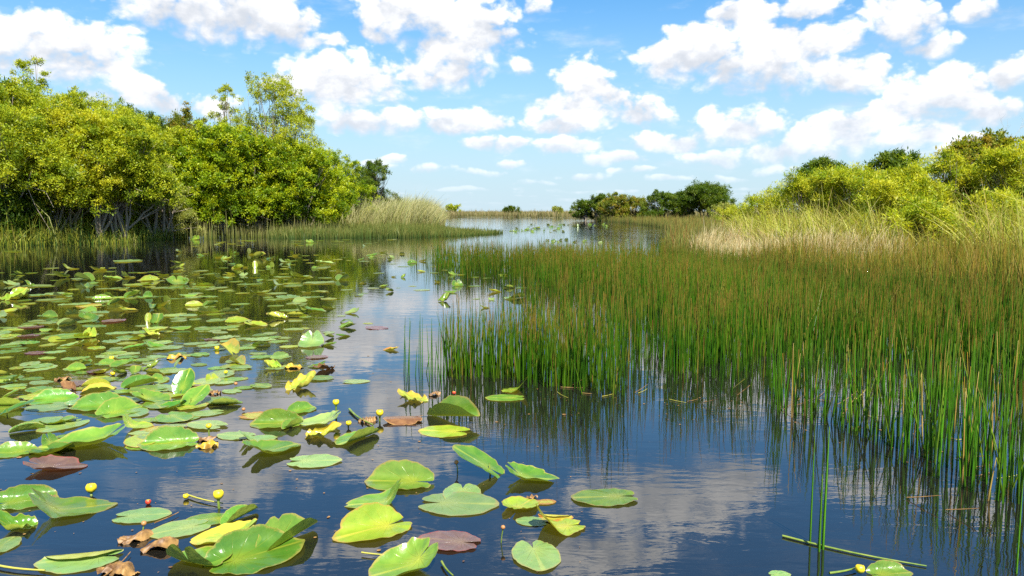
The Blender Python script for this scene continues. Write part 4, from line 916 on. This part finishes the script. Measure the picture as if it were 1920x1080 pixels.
# ------------------------------------------------------------------ flowers, buds, withered leaves
def lathe(prof, n=14):
    V = np.array([(r * math.cos(a), r * math.sin(a), z) for (r, z) in prof for a in np.arange(n) / n * 6.2832])
    i = np.arange(len(prof) - 1)[:, None] * n; j = np.arange(n)[None]
    return V, np.stack([i + j, i + (j + 1) % n, i + n + (j + 1) % n, i + n + j], -1).reshape(-1, 4)
def flower(px, py_base, py_top, r_px, label, kind='bloom'):
    b = G(px, py_base); k = (py_base - HZ) / H; r = 0.88 * r_px / k; top = At(px, py_top, b[1])[2]
    root = bpy.data.objects.new('pond_lily_flower', None); C.objects.link(root); root.location = b; root.rotation_euler = (rng.normal(0, .06), rng.normal(0, .06), rng.random() * 6); tag(root, label, 'flower')
    zc = max(top - r, r * 0.8)
    if top - 2 * r > 0.01:
        V, F = tube([(0.008, 0.004, -0.15), (0.004, 0, zc * 0.5), (0, 0, zc - r * 0.8)], [r * 0.3, r * 0.26, r * 0.3], 8); link('stem', mesh_np('stem', V, F, M_STALK, smooth=True), root)
    m = {'bloom': M_BLOOM, 'bud': M_BUD, 'red': M_RED}[kind]
    pr = [(0.02, -0.95), (0.5, -0.88), (0.86, -0.5), (1.0, 0.0), (0.95, 0.4), (0.74, 0.72), (0.6, 0.78)] if kind != 'bud' else [(0.02, -0.9), (0.55, -0.75), (0.9, -0.3), (0.95, 0.15), (0.75, 0.6), (0.4, 0.85), (0.02, 0.92)]
    V, F = lathe([(a * r, zc + c * r) for a, c in pr], 20)
    a = np.arctan2(V[:, 1], V[:, 0]); V[:, :2] *= (1 + 0.09 * np.abs(np.cos(a * 2.5)) - 0.05)[:, None]
    bl = link('bloom' if kind != 'bud' else 'bud', mesh_np('bloom', V, F, m, smooth=True), root)
    if kind != 'bud':
        V, F = lathe([(r * 0.62, zc + r * 0.70), (r * 0.45, zc + r * 0.62), (r * 0.42, zc + r * 0.72), (r * 0.01, zc + r * 0.74)], 14); link('disc', mesh_np('disc', V, F, M_DISC, smooth=True), bl)
    return root
for a in [(631,786,748,7,'yellow flower on a tall stem above the glossy shining pad'),(393,818,793,6,'yellow flower standing directly behind the brown withered leaf'),(412,952,917,11,'largest yellow flower, on a tall stem behind the flat pad'),
          (171,928,905,11,'yellow flower peeping over the folded heart pad near the left edge'),(349,936,925,6,'small yellow flower lying at the end of a yellow stem'),(712,790,767,8,'yellow flower above the brown domed leaf'),(654,802,788,6,'low yellow flower left of the brown domed leaf'),
          (407,656,648,5,'tiny yellow flower resting on a pad in the middle rows'),(210,676,667,5,'tiny yellow flower above another one near the left middle rows'),(212,704,696,5,'tiny yellow flower below another one near the left middle rows'),(425,706,694,4,'tiny yellow flower on a stem left of the cloudy water'),(345,734,725,4,'tiny yellow flower behind the dark pointed standing leaf'),(1612,1078,1058,10,'yellow flower cut by the bottom edge in the right corner')]:
    flower(*a)
for a in [(941,1018,984,5,'brown bud on a stem right of the mauve pad','bud'),(269,998,976,6,'brown bud on a stem above the crumpled brown leaf','bud'),(857,886,862,5,'small brown bud beside the tilted pad on its stalk','bud'),(442,724,716,4,'small dark bud alone by the cloudy water','bud'),(457,772,764,4,'brown bud touching the lone pad with one upright lobe','bud'),(278,946,936,6,'red and yellow spent flower on the rim of the dull round pad','red'),(851,748,733,4,'small red bud at the foot of the sparse rushes','red')]:
    flower(*a)
def withered(px, py, w, hd, m, label, ratio=0.6):
    _seed[0] += 1; r = np.random.default_rng(_seed[0]); p = G(px, py); L = w * 0.85 * H / (py - HZ)
    n = 22; u, v = np.meshgrid(np.linspace(-1, 1, n), np.linspace(-1, 1, n), indexing='ij'); q = np.maximum(np.abs(u), np.abs(v)); s = q / (np.sqrt(u * u + v * v) + 1e-6)
    X = u * s * 0.5; Y = v * s * 0.5 * ratio; ph = r.random(8) * 6.28
    Z = 0.10 * (1 - q ** 2) + sum(0.055 * r.uniform(.4, 1) * np.sin(r.normal(0, 12) * X + r.normal(0, 12) * Y + r.random() * 6.28) for _ in range(6)) + 0.025 * q ** 3 * np.sin(np.arctan2(v, u) * 5 + ph[4])
    Y = Y * (1 - 0.35 * np.sin(X * 5 + ph[5]) ** 2 - 0.1 * np.sin(X * 17 + ph[6])) + 0.07 * np.sin(X * 6 + ph[7]); V = np.stack([X.ravel(), Y.ravel(), Z.ravel() + r.normal(0, 0.008, n * n)], 1) * L; V[:, 2] -= np.quantile(V[:, 2], 0.15) - 0.004
    i = np.arange(n - 1)[:, None] * n; j = np.arange(n - 1)[None]; F = np.stack([i + j, i + n + j, i + n + j + 1, i + j + 1], -1).reshape(-1, 4)
    o = link('withered_leaf', mesh_np('withered_leaf', V, F, m, smooth=True), loc=p, label=label, cat='leaf'); o.rotation_euler = (0, 0, R(hd)); return o
for a in [(388,838,48,10,M_WITHERY,'crumpled yellow leaf floating under a small yellow flower'),(388,826,46,5,M_WITHER,'brown withered fold lying along the crumpled yellow leaf'),(255,1012,74,30,M_WITHER,'brown withered leaf beside the brown bud near the bottom'),(225,1074,96,5,M_WITHER,'large crumpled brown leaf cut by the bottom edge'),
          (88,936,34,20,M_WITHER,'brown curled scrap on the glaring upright pad at the left edge'),(330,672,44,10,M_WITHERY,'orange withered leaf in the left middle rows'),(690,790,44,20,M_WITHER,'brown withered scraps between two yellow flowers'),(402,738,28,5,M_WITHER,'tan withered leaf behind the raised group'),
          (998,934,26,10,M_WITHER,'tan withered scrap on the small cupped yellow green pad'),(552,690,40,8,M_WITHERY,'yellow withered leaf at the right rim of the leaf field'),(118,712,34,30,M_WITHER,'tan withered leaf among mauve pads near the left edge'),(815,741,30,30,M_WITHER,'brown withered head of the long upright folded leaf'),(762,742,30,10,M_WITHER,'brown withered crust on the curled pad behind the folded leaf'),(300,1028,80,40,M_WITHER,'dark brown folded leaf right of the brown bud')]:
    withered(*a)
for a, b, r, m, lab in [((-20,1062),(85,1075),0.006,M_STALKY,'thick yellow stem running in from the left edge at the bottom'),((352,932),(418,948),0.005,M_STALKY,'yellow stem lying behind the largest yellow flower'),((678,1041),(745,1046),0.004,M_STALKY,'short yellow stem left of the glossy cupped pad at bottom'),((828,1058),(850,1085),0.005,M_STALK,'green stem right of the glossy cupped pad at bottom'),
                        ((1555,1080),(1605,1070),0.0055,M_STALK,'green stem leading to the flower at the bottom edge'),((655,770),(700,800),0.009,M_STALK,'thick green stem slanting beside the low yellow flowers'),((290,985),(335,965),0.003,M_WITHER,'thin brown twig lying across the dull flat pads'),((10,1018),(95,1005),0.005,M_STALK,'pale green stem under water near the left edge'),((190,1090),(245,1040),0.003,M_WITHER,'thin brown twig beside the crumpled brown leaf')]:
    fallen('fallen_stem', a, b, r, m, lab, z=0.012 if 'under' not in lab else -0.03)
for a, b, lab in [((1476,978),(1466,1078),'pale sunken stem under water left of the lone rush pair'),((520,950),(566,932),'pale sunken stem curving under open water near the largest yellow flower'),((495,960),(556,880),'faint long stem under water below the narrow flat pale pad'),((1290,1010),(1420,960),'faint stem under the bright cloud reflection')]:
    fallen('water_strand', a, b, 0.004, M_STALKY, lab, z=-0.035)
def sunken(px, py, w, hd, label):
    _seed[0] += 1; V, F, UV = padmesh('flat', np.random.default_rng(_seed[0]), 8, 40)
    o = pad_obj('sunken_leaf', mesh_np('sunken_leaf', V, F, PM['purple'], uv=UV, smooth=True), px, py, w, hd, 'purple', label, z=-0.05)
for a in [(1260,932,140,5,'reddish leaf sunken just under water right of the whole flat pad'),(475,942,60,5,'reddish leaf sunken in water right of the largest yellow flower'),(225,945,70,5,'reddish leaf sunken in water above the dull round pad'),(668,930,60,20,'reddish leaf sunken in water left of the near cluster')]:
    sunken(*a)

def bits():
    P = []
    for k in range(330):
        if k % 2: x = rng.uniform(990, 1915); y = np.interp(x, [1000, 1300, 1450, 1600, 1690, 1800, 1900], [728, 745, 757, 780, 806, 852, 905]) + abs(rng.normal(0, 26)) - 8
        else: x = rng.uniform(0, 1100); y = rng.uniform(620, 1075)
        P.append(G(x, y))
    P = np.array(P); n = len(P); a = rng.random(n) * 6.28; r = np.exp(rng.normal(-5.3, 0.45, n)); e = rng.uniform(0.3, 1, n)
    th = np.arange(5) / 5 * 6.2832; X = np.cos(th)[None] * r[:, None]; Y = np.sin(th)[None] * (r * e)[:, None]
    V = np.stack([P[:, 0, None] + X * np.cos(a)[:, None] - Y * np.sin(a)[:, None], P[:, 1, None] + X * np.sin(a)[:, None] + Y * np.cos(a)[:, None], np.full((n, 5), 0.003)], -1).reshape(-1, 3)
    link('debris', mesh_np('debris', V, np.arange(n * 5).reshape(-1, 5), M_WITHER), label='tiny brown bits floating on the water by the rushes and pads', cat='debris', kind='stuff')
bits()
